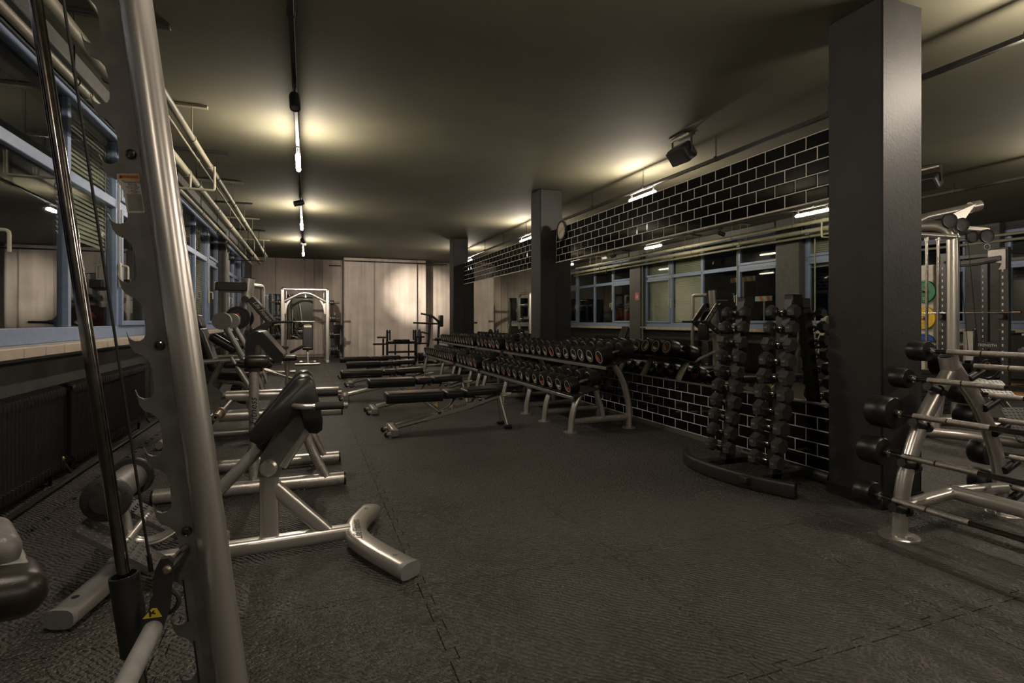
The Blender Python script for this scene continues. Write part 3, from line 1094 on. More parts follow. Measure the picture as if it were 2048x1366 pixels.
# warning label on the plate
st = MB().prism([(-.470, 1.610), (-.421, 1.614), (-.407, 1.511), (-.447, 1.508), (-.452, 1.540), (-.456, 1.565), (-.464, 1.582), (-.470, 1.590)], (0, 1.7025, 0), (1, 0, 0), (0, 0, 1), (0, -.0008, 0)).build('warning_label', 'paper', sm)
MB().prism([(-.467, 1.608), (-.4225, 1.6115), (-.4205, 1.5985), (-.4665, 1.596)], (0, 1.7015, 0), (1, 0, 0), (0, 0, 1), (0, -.0006, 0)).build('header', 'orange_sticker', st)
MB().prism([(-.449, 1.558), (-.4155, 1.560), (-.410, 1.5155), (-.4435, 1.513)], (0, 1.7015, 0), (1, 0, 0), (0, 0, 1), (0, -.0005, 0)).build('picture', 'photo_print', st)
rr, uu = (1, 0, .05), (-.05, 0, 1)
text('WARNING', .0088, 'ink', st, (-.4425, 1.7006, 1.6035), rr, uu)
MB().prism([(-.4645, 1.5985), (-.4575, 1.599), (-.461, 1.6065)], (0, 1.7008, 0), (1, 0, 0), (0, 0, 1), (0, -.0003, 0)).build('triangle', 'ink', st)
for k, s_ in enumerate(['Stop use, pull if hook is not', 'fully engaged after click', 'Max bar load', '45 lb / 20 kg', 'Max total capacity', '5 - 45 lb plates', 'per side', '5 - 20 kg plates', 'per side']):
    text(s_, .0040, 'ink', st, (-.437 + k * .0007, 1.7010, 1.5935 - k * .0040), rr, uu)
# guide rod, cable
RD = lambda z: V((-.435 - (z - .512) * .1270, 1.655, z))
MB().cyl(RD(.04), RD(2.32), .0150, n=20).build('guide_rod', 'dark_chrome', sm)
MB().cyl(RD(0), RD(.06), .03, n=16).build('rod_socket', 'black_metal', sm)
MB().cyl((-.375, 1.625, .575), (-.592, 1.60, 2.32), .0034, n=8).build('cable', 'black_paint', sm)
MB().cyl((-.375, 1.625, .575), (-.380, 1.6245, .618), .0058, n=10).build('cable_sleeve', 'rubber', sm)
# carriage on the rod
cg = MB()
a, b_ = RD(.565), RD(.36)
cg.lathe([(.028, 0), (.034, 0), (.034, (a - b_).length), (.028, (a - b_).length), (.028, 0)], b_, a - b_, 24)
cg.build('carriage', 'black_metal', sm)
MB().prism([(-.350, .612), (-.332, .612), (-.322, .60), (-.330, .48), (-.345, .43), (-.372, .40), (-.392, .41), (-.388, .45), (-.366, .52), (-.362, .585)], (0, 1.60, 0), (1, 0, 0), (0, 0, 1), (0, .02, 0)).build('latch_arm', 'black_metal', sm)
MB().torus((-.345, 1.632, .487), (0, 1, 0), .030, .006, n=24, k=8).build('latch_ring', 'black_metal', sm)
MB().lathe([(0, .012), (.006, .012), (.011, .008), (.011, 0)], (-.334, 1.60, .585), (0, -1, 0), 16).build('latch_bolt', 'brass', sm)
MB().cyl((-.334, 1.61, .585), (-.312, 1.70, .592), .013, n=16).build('latch_pin', 'chrome', sm)
MB().prism([(-.388, .468), (-.345, .466), (-.357, .490), (-.367, .491)], (0, 1.5995, 0), (1, 0, 0), (0, 0, 1), (0, -.0008, 0)).build('hazard_sticker', 'yellow_sticker', sm)
MB().prism([(-.373, .470), (-.369, .470), (-.368, .478), (-.360, .475), (-.359, .478), (-.364, .481), (-.360, .485), (-.365, .486), (-.368, .481), (-.371, .486), (-.374, .484)],
           (0, 1.5985, 0), (1, 0, 0), (0, 0, 1), (0, -.0004, 0)).build('pictogram', 'ink', sm)
MB().cyl((-.366, 1.60, .437), (-.366, .42, .437), .0225, n=20).build('bar', 'grey_plastic', sm)

# ================================================================== BACK EXTENSION BENCH
be = thing('back_extension_bench', 'silver back extension bench with angled black thigh pads, closest to the viewer', 'exercise bench', (-.3, 3.02, 0))
MB().tube([(.22, 3.05, .075), (-.86, 3.0, .075)], .038, n=20, oval=1.0, up=(0, 0, 1), sq=3.2).build('base_tube', 'silver', be)
MB().tube([(.44, 2.55, .05), (.31, 2.78, .065), (.24, 2.97, .07), (.26, 3.15, .068), (.36, 3.40, .05)], .038, n=20, oval=1.55, up=(0, 0, 1), fil=.14, fn=6, sq=3.2).build('front_foot', 'silver', be)
for p, q in (((.44, 2.55, .05), (.455, 2.525, .05)), ((.36, 3.40, .05), (.368, 3.42, .05))):
    MB().tube([p, q], .0385, n=20, oval=1.56, up=(0, 0, 1), sq=3.2).build('end_cap', 'grey_plastic', be)
for (x, y) in ((.40, 2.63), (.335, 3.33)):
    MB().cyl((x, y, .080), (x, y, .0965), .014, n=14).build('foot_bolt', 'grey_plastic', be)
text('Life Fitness', .062, 'ink', be, (.250, 2.98, .1095), (.02, 1, 0), (-1, .02, 0), shear=.3)
MB().tube([(-.90, 2.62, .05), (-.84, 2.84, .065), (-.82, 3.05, .066), (-.86, 3.35, .05)], .037, n=20, oval=1.5, up=(0, 0, 1), fil=.12, fn=6, sq=3.2).build('rear_foot', 'silver', be)
MB().tube([(-.90, 2.62, .05), (-.908, 2.595, .05)], .0375, n=20, oval=1.5, up=(0, 0, 1), sq=3.2).build('end_cap', 'grey_plastic', be)
MB().cyl((-.885, 2.69, .085), (-.885, 2.69, .0935), .014, n=14).build('foot_bolt', 'ink', be)
# post, brace, pivot
MB().tube([(-.182, 3.05, .09), (-.182, 3.05, .50)], .046, n=20, oval=.75, up=(1, 0, 0), sq=4).build('post', 'silver', be)
MB().tube([(-.16, 3.05, .36), (.10, 3.05, .09)], .034, n=20, oval=1.05, up=(0, 1, 0), sq=4).build('brace', 'silver', be)
MB().prism([(-.235, .43), (-.13, .42), (-.11, .50), (.02, .70), (.05, .86), (.02, .89), (-.05, .86), (-.16, .64), (-.22, .53)], (0, 3.005, 0), (1, 0, 0), (0, 0, 1), (0, -.007, 0)).build('pivot_plate', 'raw_steel', be)
MB().lathe([(0, .03), (.03, .03), (.042, .02), (.042, 0)], (-.182, 2.998, .475), (0, -1, 0), 20).build('pivot_knob', 'silver', be)
MB().tube([(-.12, 3.02, .47), (.03, 3.02, .70)], .026, n=10).build('stay', 'silver', be)
# sliding beam down to the heel rollers
MB().tube([(.02, 3.06, .84), (-.22, 3.06, .56)], .045, n=12, oval=.8, up=(0, 1, 0)).build('beam_sleeve', 'black_metal', be)
MB().tube([(-.14, 3.06, .655), (-.52, 3.06, .255)], .031, n=16).build('slide_tube', 'silver', be)
MB().tube([(-.46, 3.06, .32), (-.53, 3.06, .24)], .042, n=10).build('collar', 'silver', be)
MB().tube([(-.52, 3.06, .255), (-.68, 3.06, .15), (-.79, 3.06, .16), (-.83, 3.06, .40)], .022, n=12, fil=.08).build('heel_frame', 'silver', be)
MB().cyl((-.83, 3.20, .43), (-.83, 2.90, .43), .018, n=10).build('roller_axle', 'silver', be)
MB().lathe([(0, 0), (.066, 0), (.069, .01), (.069, .35), (.066, .36), (0, .36)], (-.83, 2.87, .43), (0, 1, 0), 26).build('heel_roller', 'grey_vinyl', be)
for y, s_ in ((3.23, 1), (2.87, -1)):
    MB().lathe([(0, 0), (.092, 0), (.098, .010), (.098, .022), (.090, .030), (.062, .034), (.056, .046), (0, .050)], (-.83, y - s_ * .012, .43), (0, s_, 0), 30).build('roller_disc', 'black_metal', be)
    for k in range(8):
        a = k * PI / 4 + .3
        MB().lathe([(.005, 0), (.003, .004), (0, .004)], (-.83 + .080 * math.cos(a), y + s_ * .018, .43 + .080 * math.sin(a)), (0, s_, 0), 6).build('rivet', 'black_metal', be)


def tread_plate(parent, o, u, v, w, h, name='foot_plate'):
    """Studded foot plate: o corner, u/v unit directions, size w x h."""
    o, u, v = V(o), V(u).normalized(), V(v).normalized()
    n = u.cross(v).normalized()
    if n.z < 0: n = -n
    p = MB()
    c_ = .02
    p.prism([(c_, 0), (w - c_, 0), (w, c_), (w, h - c_), (w - c_, h), (c_, h), (0, h - c_), (0, c_)], o - n * .022, u, v, n * .022)
    po = p.build(name, 'tread', parent, ang=20)
    sd = MB()
    nx, ny = max(3, int(w / .034)), max(3, int(h / .034))
    for i in range(nx):
        for j in range(ny):
            q = o + u * (w * (i + .5) / nx) + v * (h * (j + .5) / ny)
            sd.lathe([(.011, 0), (.008, .004), (0, .005)], q, n, 7)
    so = sd.build('studs', 'tread', po)
    so['kind'] = 'stuff'
    return po


tread_plate(be, (-.93, 3.22, .33), (.75, 0, -.55), (0, 1, 0), .40, .17)
tread_plate(be, (-.93, 2.80, .33), (.75, 0, -.55), (0, 1, 0), .40, .17)
MB().tube([(-.78, 2.92, .20), (-.78, 3.30, .20)], .02, n=10).build('plate_axle', 'silver', be)
# thigh pads: two roof-shaped cushions
for y in (2.92, 3.20):
    pd = MB()
    prof = [(-.262, .675), (-.06, .925), (-.035, .945), (.005, .945), (.028, .925), (.075, .72), (.073, .675), (.045, .655), (.010, .66), (-.012, .685), (-.035, .80), (-.19, .625), (-.225, .615), (-.255, .64)]
    hw = .065
    rings = []
    ctr = V((-.06, 0, .78))
    for (dy, k) in ((-hw, .86), (-hw + .008, .955), (-hw + .024, 1.0), (hw - .024, 1.0), (hw - .008, .955), (hw, .86)):
        rings.append([(x, z, dy, k) for x, z in prof])
    # shrink each ring towards the middle line of the cushion to round the edges
    vs = []
    N = len(prof)
    for rg in rings:
        for i, (x, z, dy, k) in enumerate(rg):
            j = N - 1 - i
            mx_, mz_ = (x + prof[j][0]) / 2, (z + prof[j][1]) / 2
            vs.append((mx_ + (x - mx_) * k, y + dy, mz_ + (z - mz_) * k))
    fs = []
    for r_ in range(len(rings) - 1):
        for i in range(N):
            j = (i + 1) % N
            fs.append((r_ * N + i, r_ * N + j, (r_ + 1) * N + j, (r_ + 1) * N + i))
    tris = tessellate_polygon([[V((x, z, 0)) for x, z in prof]])
    fs += [tuple(t_) for t_ in tris] + [tuple(i + (len(rings) - 1) * N for i in t_) for t_ in tris]
    pd.add(vs, fs)
    pd.build('thigh_pad', 'vinyl', be, ang=60)
for y in (2.80, 3.32):
    MB().tube([(-.06, y + .06 * (1 if y < 3 else -1), .80), (-.03, y, .805), (.05, y, .802)], .014, n=10, fil=.03).build('handle_bar', 'silver', be)
    MB().cyl((.035, y, .802), (.17, y, .800), .0195, n=14).build('foam_grip', 'foam_grip', be)
    MB().cyl((.17, y, .80), (.19, y, .80), .021, n=14).build('grip_end', 'chrome', be)
    MB().cyl((.028, y, .802), (.036, y, .802), .021, n=14).build('grip_ring', 'chrome', be)
MB().box((-.40, 2.99, .115), (.075, .11, .11), bev=.01).build('clevis', 'silver', be)
MB().tube([(-.40, 3.0, .13), (-.475, 3.0, .38)], .03, n=12).build('rear_brace', 'silver', be)

# ================================================================== PREACHER CURL BENCH with EZ bar
pc = thing('preacher_curl_bench', 'silver preacher curl bench with sloping black arm pad, behind the back extension bench', 'exercise bench', (-.4, 4.5, 0))
for y in (4.18, 4.86):
    MB().tube([(-.95, y, .052), (.255, y, .052)], .048, n=18, oval=.9, up=(0, 0, 1)).build('base_rail', 'silver_worn', pc)
    for x, s_ in ((.255, 1), (-.95, -1)):
        MB().cyl((x, y, .052), (x + s_ * .014, y, .052), .047, n=18).build('end_cap', 'rubber', pc)
    MB().tube([(.13, y, .08), (.06, y, .22), (.0, y, .36), (-.01, y, .58), (-.04, y, .76)], .033, n=12, oval=1.15, up=(1, 0, 0), fil=.15).build('leg', 'silver_worn', pc)
MB().tube([(-.355, 4.26, .06), (-.355, 4.26, .86)], .045, n=14, oval=.75, up=(0, 1, 0)).build('seat_post', 'silver_worn', pc)
for z in (.10, .24):
    MB().lathe([(0, .008), (.010, .006), (.012, 0)], (-.355, 4.222, z), (0, -1, 0), 12).build('bolt', 'silver', pc)
text('Life Fitness', .07, 'ink', pc, (-.355, 4.21, .52), (0, 0, 1), (-1, 0, 0), shear=.3)
MB().tube([(-.355, 4.26, .86), (-.355, 4.26, .885)], .05, n=16, oval=1.2, up=(0, 1, 0)).build('post_cap', 'brown_vinyl', pc)
MB().pad((-.335, 4.26, .93), (.17, .13, .09), .042).build('post_pad', 'brown_vinyl', pc)
MB().tube([(-.01, 4.18, .70), (-.01, 4.86, .70)], .03, n=12).build('cross_bar', 'silver_worn', pc)
for (y0, y1, z, x) in ((4.45, 4.45, .52, .0), (4.80, 4.80, .62, .02)):
    MB().tube([(-.60, y0, z), (.25, y1, z)], .043, n=16).build('support_arm', 'silver', pc)
    MB().cyl((.25, y0, z), (.262, y0, z), .042, n=16).build('arm_cap', 'rubber', pc)
# roof-shaped arm pad seen from its end
out = [(-.43, 1.06), (-.405, 1.125), (-.36, 1.15), (-.31, 1.14), (-.165, .965), (-.165, .93), (-.185, .90), (-.215, .895), (-.345, 1.05), (-.36, 1.045), (-.365, .91), (-.378, .885), (-.415, .885), (-.432, .91)]
pp = MB()
for (y, k, y2, k2) in ((4.42, .9, 4.44, 1.0), (4.44, 1.0, 4.90, 1.0), (4.90, 1.0, 4.92, .9)):
    c_ = (-.33, 1.02)
    A = [(c_[0] + (x - c_[0]) * (1 if k == 1 else .97), z if k == 1 else c_[1] + (z - c_[1]) * .95) for x, z in out]
    B = [(c_[0] + (x - c_[0]) * (1 if k2 == 1 else .97), z if k2 == 1 else c_[1] + (z - c_[1]) * .95) for x, z in out]
    n = len(out)
    vs = [(x, y, z) for x, z in A] + [(x, y2, z) for x, z in B]
    fs = [(i, (i + 1) % n, n + (i + 1) % n, n + i) for i in range(n)]
    tris = tessellate_polygon([[V((x, z, 0)) for x, z in out]])
    if k != 1: fs += [tuple(t_) for t_ in tris]
    if k2 != 1: fs += [tuple(i + n for i in t_) for t_ in tris]
    pp.add(vs, fs)
pp.build('arm_pad', 'vinyl', pc, ang=60)
MB().pad((-.80, 4.55, .50), (.34, .30, .08), .03).build('seat_pad', 'vinyl', pc)
MB().tube([(-.80, 4.55, .46), (-.80, 4.55, .07), (-.80, 4.18, .06)], .03, n=12, fil=.05).tube([(-.80, 4.55, .07), (-.80, 4.86, .06)], .03, n=12).build('seat_column', 'silver_worn', pc)
ez = thing('ez_curl_bar', 'zigzag chrome curl bar lying across the preacher bench', 'barbell', (-.55, 4.65, .56), )
MB().tube([(-.575, 4.22, .575), (-.57, 4.34, .575), (-.545, 4.44, .60), (-.575, 4.54, .57), (-.55, 4.66, .60), (-.575, 4.78, .57), (-.55, 4.90, .60), (-.56, 5.0, .58), (-.56, 5.2, .58)], .0135, n=10, fil=.03).build('shaft', 'knurl', ez)
for a, e in ((4.22, 4.05), (5.12, 5.3)):
    MB().lathe([(.008, 0), (.025, 0), (.025, abs(e - a)), (.04, abs(e - a)), (.04, abs(e - a) + .02), (.014, abs(e - a) + .02)], (-.57, e, .577), (0, 1 if e < a else -1, 0), 18).build('sleeve', 'brass', ez)

# ================================================================== WEIGHT PLATE helper
def plate(parent_or_none, c, axis, R, th, m='rubber', hub='grey_plastic', label=None, group=None, name='weight_plate', dot=None):
    c = V(c); ax = V(axis).normalized()
    if parent_or_none is None:
        t = thing(name, label, 'weight plate', c, group)
    else:
        t = parent_or_none
    prof = [(.026, -th / 2), (R * .40, -th / 2), (R * .44, -th * .30), (R * .80, -th * .30), (R * .84, -th / 2), (R * .97, -th / 2), (R, -th * .3), (R, th * .3), (R * .97, th / 2), (R * .84, th / 2), (R * .80, th * .30), (R * .44, th * .30), (R * .40, th / 2), (.026, th / 2), (.026, -th / 2)]
    d = MB().lathe(prof, c, ax, 32).build('disc', m, t)
    MB().lathe([(.027, -th / 2 - .002), (.045, -th / 2 - .002), (.045, th / 2 + .002), (.027, th / 2 + .002)], c, ax, 20).build('hub', hub, t)
    if dot:
        e = ax.orthogonal().normalized()
        up_ = V((0, 0, 1)) if abs(ax.z) < .5 else e
        MB().cyl(c + up_ * R * .28 - ax * (th / 2 + .001), c + up_ * R * .28 - ax * (th / 2 + .004), R * .13, n=12).build('badge', dot, t)
    return t

# ================================================================== SEATED PRESS (between preacher bench and row machine)
sp = thing('seated_press_machine', 'seated lever machine with tilted black backrest and grey swing arm under the windows', 'exercise machine', (-.95, 6.3, 0))
R_ = rot('Y', -18)
MB().pad((-.955, 6.3, .93), (.085, .30, .46), .035, R_).build('back_pad', 'vinyl', sp)
MB().pad((-1.04, 6.3, 1.21), (.08, .26, .16), .035, R_).build('head_pad', 'vinyl', sp)
MB().pad((-.66, 6.3, .66), (.42, .34, .09), .035, rot('Y', 4)).build('seat_pad', 'vinyl', sp)
MB().tube([(-1.10, 6.3, 1.28), (-.86, 6.3, .60), (-.60, 6.3, .58), (-.52, 6.3, .06)], .035, n=12, fil=.1).build('seat_frame', 'silver', sp)
MB().tube([(-1.35, 6.3, .05), (-.25, 6.3, .05)], .04, n=14, oval=.8, up=(0, 0, 1)).tube([(-1.3, 5.9, .05), (-1.3, 6.7, .05)], .04, n=14, oval=.8, up=(0, 0, 1)).build('base', 'silver', sp)
MB().tube([(-1.10, 6.3, 1.25), (-1.28, 6.3, .06)], .035, n=12).build('rear_post', 'silver', sp)
for s_ in (-1, 1):
    y = 6.3 + s_ * .34
    MB().tube([(-.60, y, .86), (-.77, y, 1.20)], .046, n=12, oval=.6, up=(0, 1, 0)).build('swing_arm', 'grey_plastic', sp)
    MB().cyl((-.78, y - .05, 1.22), (-.78, y + .05, 1.22), .085, n=22).build('counterweight', 'grey_plastic', sp)
    MB().pad((-.77, y, 1.0), (.28, .10, .085), .035, rot('Y', 34)).build('arm_pad', 'vinyl', sp)
    MB().tube([(-.95, y, .82), (-.60, y, .84), (-.46, y, .66), (-.42, y, .52)], .024, n=10, fil=.08).build('arm_rod', 'silver', sp)
    MB().pad((-.55, y, .78), (.44, .06, .065), .028, rot('Y', 2)).build('elbow_pad', 'vinyl', sp)
    MB().tube([(-.70, y, .86), (-.45, y, .40)], .03, n=12).build('lever', 'silver', sp)
MB().cyl((-.60, 5.90, .83), (-.60, 6.70, .83), .022, n=10).build('pivot_axle', 'chrome', sp)
for y in (5.92, 6.68):
    MB().tube([(-1.20, y, .06), (-.95, y, .42), (-.78, y, .82)], .03, n=12, fil=.1).build('side_frame', 'raw_steel', sp)
MB().prism([(-1.06, .42), (-.80, .38), (-.76, .52), (-.86, .62), (-1.04, .60)], (0, 5.86, 0), (1, 0, 0), (0, 0, 1), (0, .008, 0)).build('shroud', 'raw_steel', sp)
plate(None, (-.66, 6.86, .42), (0, 1, 0), .155, .035, label='black weight plate with red dot, low on the seated lever machine', dot='red_badge', group='machine weight plates')
MB().cyl((-.66, 6.6, .42), (-.66, 7.0, .42), .024, n=12).build('weight_horn', 'chrome', sp)

# ================================================================== PLATE-LOADED ROW MACHINE
rm = thing('row_machine', 'tall silver plate-loaded lever row machine with black bent arms by the windows', 'exercise machine', (-.95, 9.5, 0))
MB().tube([(-.99, 9.5, .04), (-.99, 9.5, .72), (-.86, 9.5, 1.90)], .085, n=20, fil=.1).build('main_post', 'silver', rm)
MB().cyl((-.86, 9.5, 1.895), (-.858, 9.5, 1.91), .086, n=20).build('post_cap', 'black_metal', rm)
MB().box((-1.10, 9.42, 1.76), (.44, .11, .13), bev=.012).build('top_beam', 'black_metal', rm)
MB().box((-1.335, 9.42, 1.76), (.03, .12, .14), bev=.008).build('beam_end', 'alu', rm)
MB().tube([(-1.28, 9.5, 1.70), (-.90, 9.5, 1.69)], .028, n=12).build('lower_beam', 'silver', rm)
MB().tube([(-.70, 9.95, .04), (-.70, 9.95, 1.80), (-.88, 9.7, 1.80)], .04, n=12, fil=.06).build('rear_post', 'silver', rm)
MB().tube([(-1.35, 9.5, .05), (-.15, 9.5, .05)], .045, n=14, oval=.8, up=(0, 0, 1)).tube([(-.75, 9.95, .05), (-.75, 9.05, .05)], .045, n=14, oval=.8, up=(0, 0, 1)).build('base', 'silver', rm)
for s_ in (-1, 1):
    y = 9.5 + s_ * .20
    MB().lathe([(0, .05), (.05, .05), (.055, .03), (.055, 0)], (-.90, y - .0, 1.56), (0, s_, 0), 20).build('pivot', 'black_metal', rm)
    MB().box((-.675, y, 1.375), (.50, .05, .115), rot('Y', 51), bev=.012).build('upper_arm', 'black_metal', rm)
    MB().tube([(-.80, y + .0, 1.60), (-.49, y, 1.22)], .016, n=10).build('arm_edge', 'silver', rm)
    MB().box((-.70, y, 1.08), (.42, .06, .105), rot('Y', -34), bev=.012).build('lower_arm', 'black_metal', rm)
    MB().cyl((-.55, y, 1.19), (-.44, y, 1.21), .03, n=14).build('handle_hub', 'black_metal', rm)
    MB().cyl((-.46, y, 1.20), (-.22, y, 1.205), .019, n=12).build('handle', 'foam_grip', rm)
    MB().prism([(0, 0), (.05, 0), (.025, .043)], (-.76, y - .032, 1.04), (1, 0, 0), (0, 0, 1), (0, -.001, 0)).build('hazard_sticker', 'yellow_sticker', rm)
    MB().cyl((-.99, y, 1.27), (-.99, y + s_ * .28, 1.27), .024, n=12).build('weight_horn', 'chrome', rm)
    plate(None, (-.99, y + s_ * .12, 1.27), (0, 1, 0), .175, .04, label='black weight plate with red dot on the %s horn of the tall row machine' % ('front' if s_ < 0 else 'rear'), dot='red_badge' if s_ < 0 else None, group='machine weight plates')
text('Life Fitness', .085, 'paper', rm, (-.655, 9.2735, 1.37), (.63, 0, -.78), (.78, 0, .63), shear=.3)
MB().pad((-.30, 9.5, .62), (.30, .34, .09), .035).build('seat_pad', 'vinyl', rm)
MB().pad((-.62, 9.5, .98), (.09, .30, .36), .035).build('chest_pad', 'vinyl', rm)
MB().tube([(-.30, 9.5, .58), (-.30, 9.5, .06)], .035, n=12).tube([(-.62, 9.5, .95), (-.95, 9.5, .90)], .03, n=12).build('pad_supports', 'silver', rm)
MB().tube([(-.95, 9.5, .55), (-.05, 9.5, .22)], .03, n=12).build('foot_bar', 'silver', rm)
MB().box((.0, 9.5, .20), (.05, .5, .16), rot('Y', -30), bev=.01).build('foot_board', 'tread', rm)

# ================================================================== LEG CURL BENCH, deeper along the windows
lc = thing('leg_curl_bench', 'leg curl bench with tilted black backrest near the end wall', 'exercise machine', (-.85, 13.4, 0))
MB().pad((-1.05, 13.4, .78), (.09, .32, .60), .035, rot('Y', -22)).build('back_pad', 'vinyl', lc)
MB().pad((-.72, 13.4, .52), (.46, .36, .09), .035, rot('Y', 5)).build('seat_pad', 'vinyl', lc)
MB().cyl((-.42, 13.15, .40), (-.42, 13.65, .40), .06, n=16).build('shin_roller', 'vinyl', lc)
MB().tube([(-1.20, 13.4, 1.0), (-.95, 13.4, .44), (-.50, 13.4, .42), (-.45, 13.4, .05)], .034, n=12, fil=.08).tube([(-1.2, 13.4, .05), (-.25, 13.4, .05)], .04, n=12).tube([(-1.15, 13.05, .05), (-1.15, 13.75, .05)], .04, n=12).tube([(-1.0, 13.4, .5), (-1.15, 13.4, .05)], .034, n=12).build('frame', 'silver', lc)
MB().tube([(-.62, 13.1, .62), (-.40, 13.1, .60)], .018, n=10).tube([(-.62, 13.7, .62), (-.40, 13.7, .60)], .018, n=10).build('handle', 'foam_grip', lc)

# ================================================================== SMITH MACHINE AT THE END WALL
s2 = thing('smith_machine', 'pale silver guided-bar rack with arched brace before the mirror at the end wall', 'smith machine', (0, 16.6, 0))
for s_ in (-1, 1):
    x = -.045 + s_ * .60
    MB().box((x, 16.5, 1.07), (.10, .07, 2.1), bev=.015).build('front_upright', 'silver', s2)
    MB().tube([(x, 16.55, 2.10), (x, 16.7, 2.16), (x, 17.35, 2.16), (x, 17.45, 2.06), (x, 17.45, .05)], .045, n=12, fil=.08).build('rear_upright', 'silver', s2)
    MB().box((x, 16.95, .035), (.11, 1.2, .07), bev=.015).build('base_rail', 'silver', s2)
    MB().prism([(0, 0), (0, .32), (.05 * -s_, .30), (.17 * -s_, .48), (.20 * -s_, .46), (.08 * -s_, .25), (.03 * -s_, 0)], (x - s_ * .05, 16.49, 1.42), (1, 0, 0), (0, 0, 1), (0, .02, 0)).build('bracket', 'silver', s2)
    MB().cyl((x - s_ * .09, 16.62, .08), (x - s_ * .09, 16.72, 2.1), .016, n=10).build('guide_rod', 'chrome', s2)
    for k, z in enumerate((1.75, 1.29, .82, .36)):
        MB().cyl((x + s_ * .04, 16.55, z), (x + s_ * .34, 16.55, z), .024, n=12).build('storage_peg', 'chrome', s2)
        nn, R = ((2, .075), (3, .10), (2, .115), (4, .16))[k]
        for q in range(nn):
            plate(None, (x + s_ * (.10 + q * .055), 16.55, z), (1, 0, 0), R, .042,
                  label='%s black weight plate from the upright on %s peg, %s side of the end-wall rack' % (ORD[q], ('topmost', 'second', 'third', 'lowest')[k], 'window' if s_ < 0 else 'aisle'),
                  group='weight plates stored on the end-wall rack')
MB().box((-.045, 16.55, 2.13), (1.2, .06, .05), bev=.012).build('top_bar', 'silver', s2)
MB().tube([(-.60, 16.5, 1.78), (-.16, 16.5, 2.02), (.07, 16.5, 2.02), (.51, 16.5, 1.78)], .045, n=12, fil=.12).build('arched_brace', 'silver', s2)
bb = thing('guided_barbell', 'thin dark barbell spanning the end-wall rack', 'barbell', (-.05, 16.66, 1.20))
MB().cyl((-.95, 16.66, 1.205), (.88, 16.66, 1.205), .015, n=12).build('shaft', 'dark_chrome', bb)
for x, s_ in ((-.72, -1), (.63, 1)):
    MB().cyl((x, 16.66, 1.205), (x + s_ * .28, 16.66, 1.205), .025, n=14).build('sleeve', 'dark_chrome', bb)
ib = thing('incline_bench', 'upright incline bench with black backrest inside the end-wall rack', 'bench', (.0, 16.2, 0))
MB().pad((.02, 16.35, .72), (.28, .09, .62), .035, rot('X', -14)).build('back_pad', 'foam_grip', ib)
MB().pad((.02, 16.02, .46), (.28, .38, .085), .035).build('seat_pad', 'vinyl', ib)
MB().pad((.02, 16.43, 1.06), (.22, .05, .07), .02, rot('X', -14)).build('towel', 'cream_paint', ib)
MB().tube([(.02, 16.50, .95), (.02, 16.25, .36), (.02, 15.85, .36), (.02, 15.75, .05)], .033, n=12, fil=.07).tube([(-.30, 15.72, .04), (.34, 15.72, .04)], .035, n=12).tube([(-.2, 16.7, .04), (.24, 16.7, .04)], .035, n=12).tube([(.02, 15.75, .05), (.02, 16.7, .05)], .035, n=12).build('frame', 'silver', ib)
MB().pad((-.25, 15.9, .45), (.42, .08, .08), .03, rot('Y', -28)).build('arm_roller', 'vinyl', ib)

mw = thing('wall_mirror', 'upright mirror on the concrete end wall behind the guided-bar rack', 'mirror', (-.6, 19.49, .6))
MB().box((-.58, 19.49, 1.36), (1.55, .012, 1.52)).build('glass', 'mirror', mw, smooth=False)
lb = thing('leaning_board', 'narrow black board leaning in the corner of the concrete shaft', 'board', (1.0, 19.2, 0))
MB().box((.98, 19.2, .55), (.26, .03, 1.1), rot('X', -14), bev=.004).build('board', 'black_metal', lb)

# ================================================================== HIP THRUST MACHINE AND LEVER MACHINE AT THE END WALL
ht = thing('hip_thrust_machine', 'black plate-loaded hip thrust machine in front of the concrete shaft', 'exercise machine', (2.28, 14.0, 0))
for s_ in (-1, 1):
    x = 2.28 + s_ * .36
    MB().box((x, 14.0, .50), (.05, .07, .98), bev=.008).build('upright', 'black_metal', ht)
    MB().box((x + s_ * .07, 14.25, .46), (.045, .06, .62), bev=.008).build('rear_upright', 'black_metal', ht)
    MB().box((x, 13.95, .03), (.06, .9, .06), bev=.01).build('base_rail', 'black_metal', ht)
    for z, l in ((.80, .20), (.63, .30), (.28, .20)):
        MB().cyl((x, 14.05, z), (x + s_ * (l + .05), 14.05, z), .022, n=12).build('weight_horn', 'black_metal', ht)
    MB().cyl((x - s_ * .06, 13.95, .72), (x - s_ * .06, 13.95, .99), .02, n=10).build('handle', 'black_metal', ht)
    MB().cyl((x - s_ * .06, 13.95, .93), (x, 13.95, .93), .015, n=8).build('handle_stub', 'black_metal', ht)
MB().box((2.28, 13.98, .66), (.80, .06, .07), bev=.01).build('cross_beam', 'black_metal', ht)
for s_ in (-1, 1):
    MB().pad((2.28 + s_ * .105, 14.02, .70), (.20, .26, .10), .03).build('hip_pad', 'vinyl', ht)
MB().box((2.28, 13.85, .43), (.72, .06, .05), bev=.008).box((2.28, 13.75, .30), (.62, .22, .05), bev=.01).build('foot_beam', 'black_metal', ht)
for x in (2.10, 2.44):
    MB().box((x, 13.85, .33), (.035, .04, .62), bev=.005).build('stay', 'black_metal', ht)
plate(None, (2.76, 14.05, .80), (1, 0, 0), .20, .04, label='black weight plate high on the hip thrust machine', group='machine weight plates')
for q in range(3):
    plate(None, (2.74 + q * .05, 14.05, .28), (1, 0, 0), .11, .04, label='%s small black plate low on the hip thrust machine' % ORD[q], group='machine weight plates')

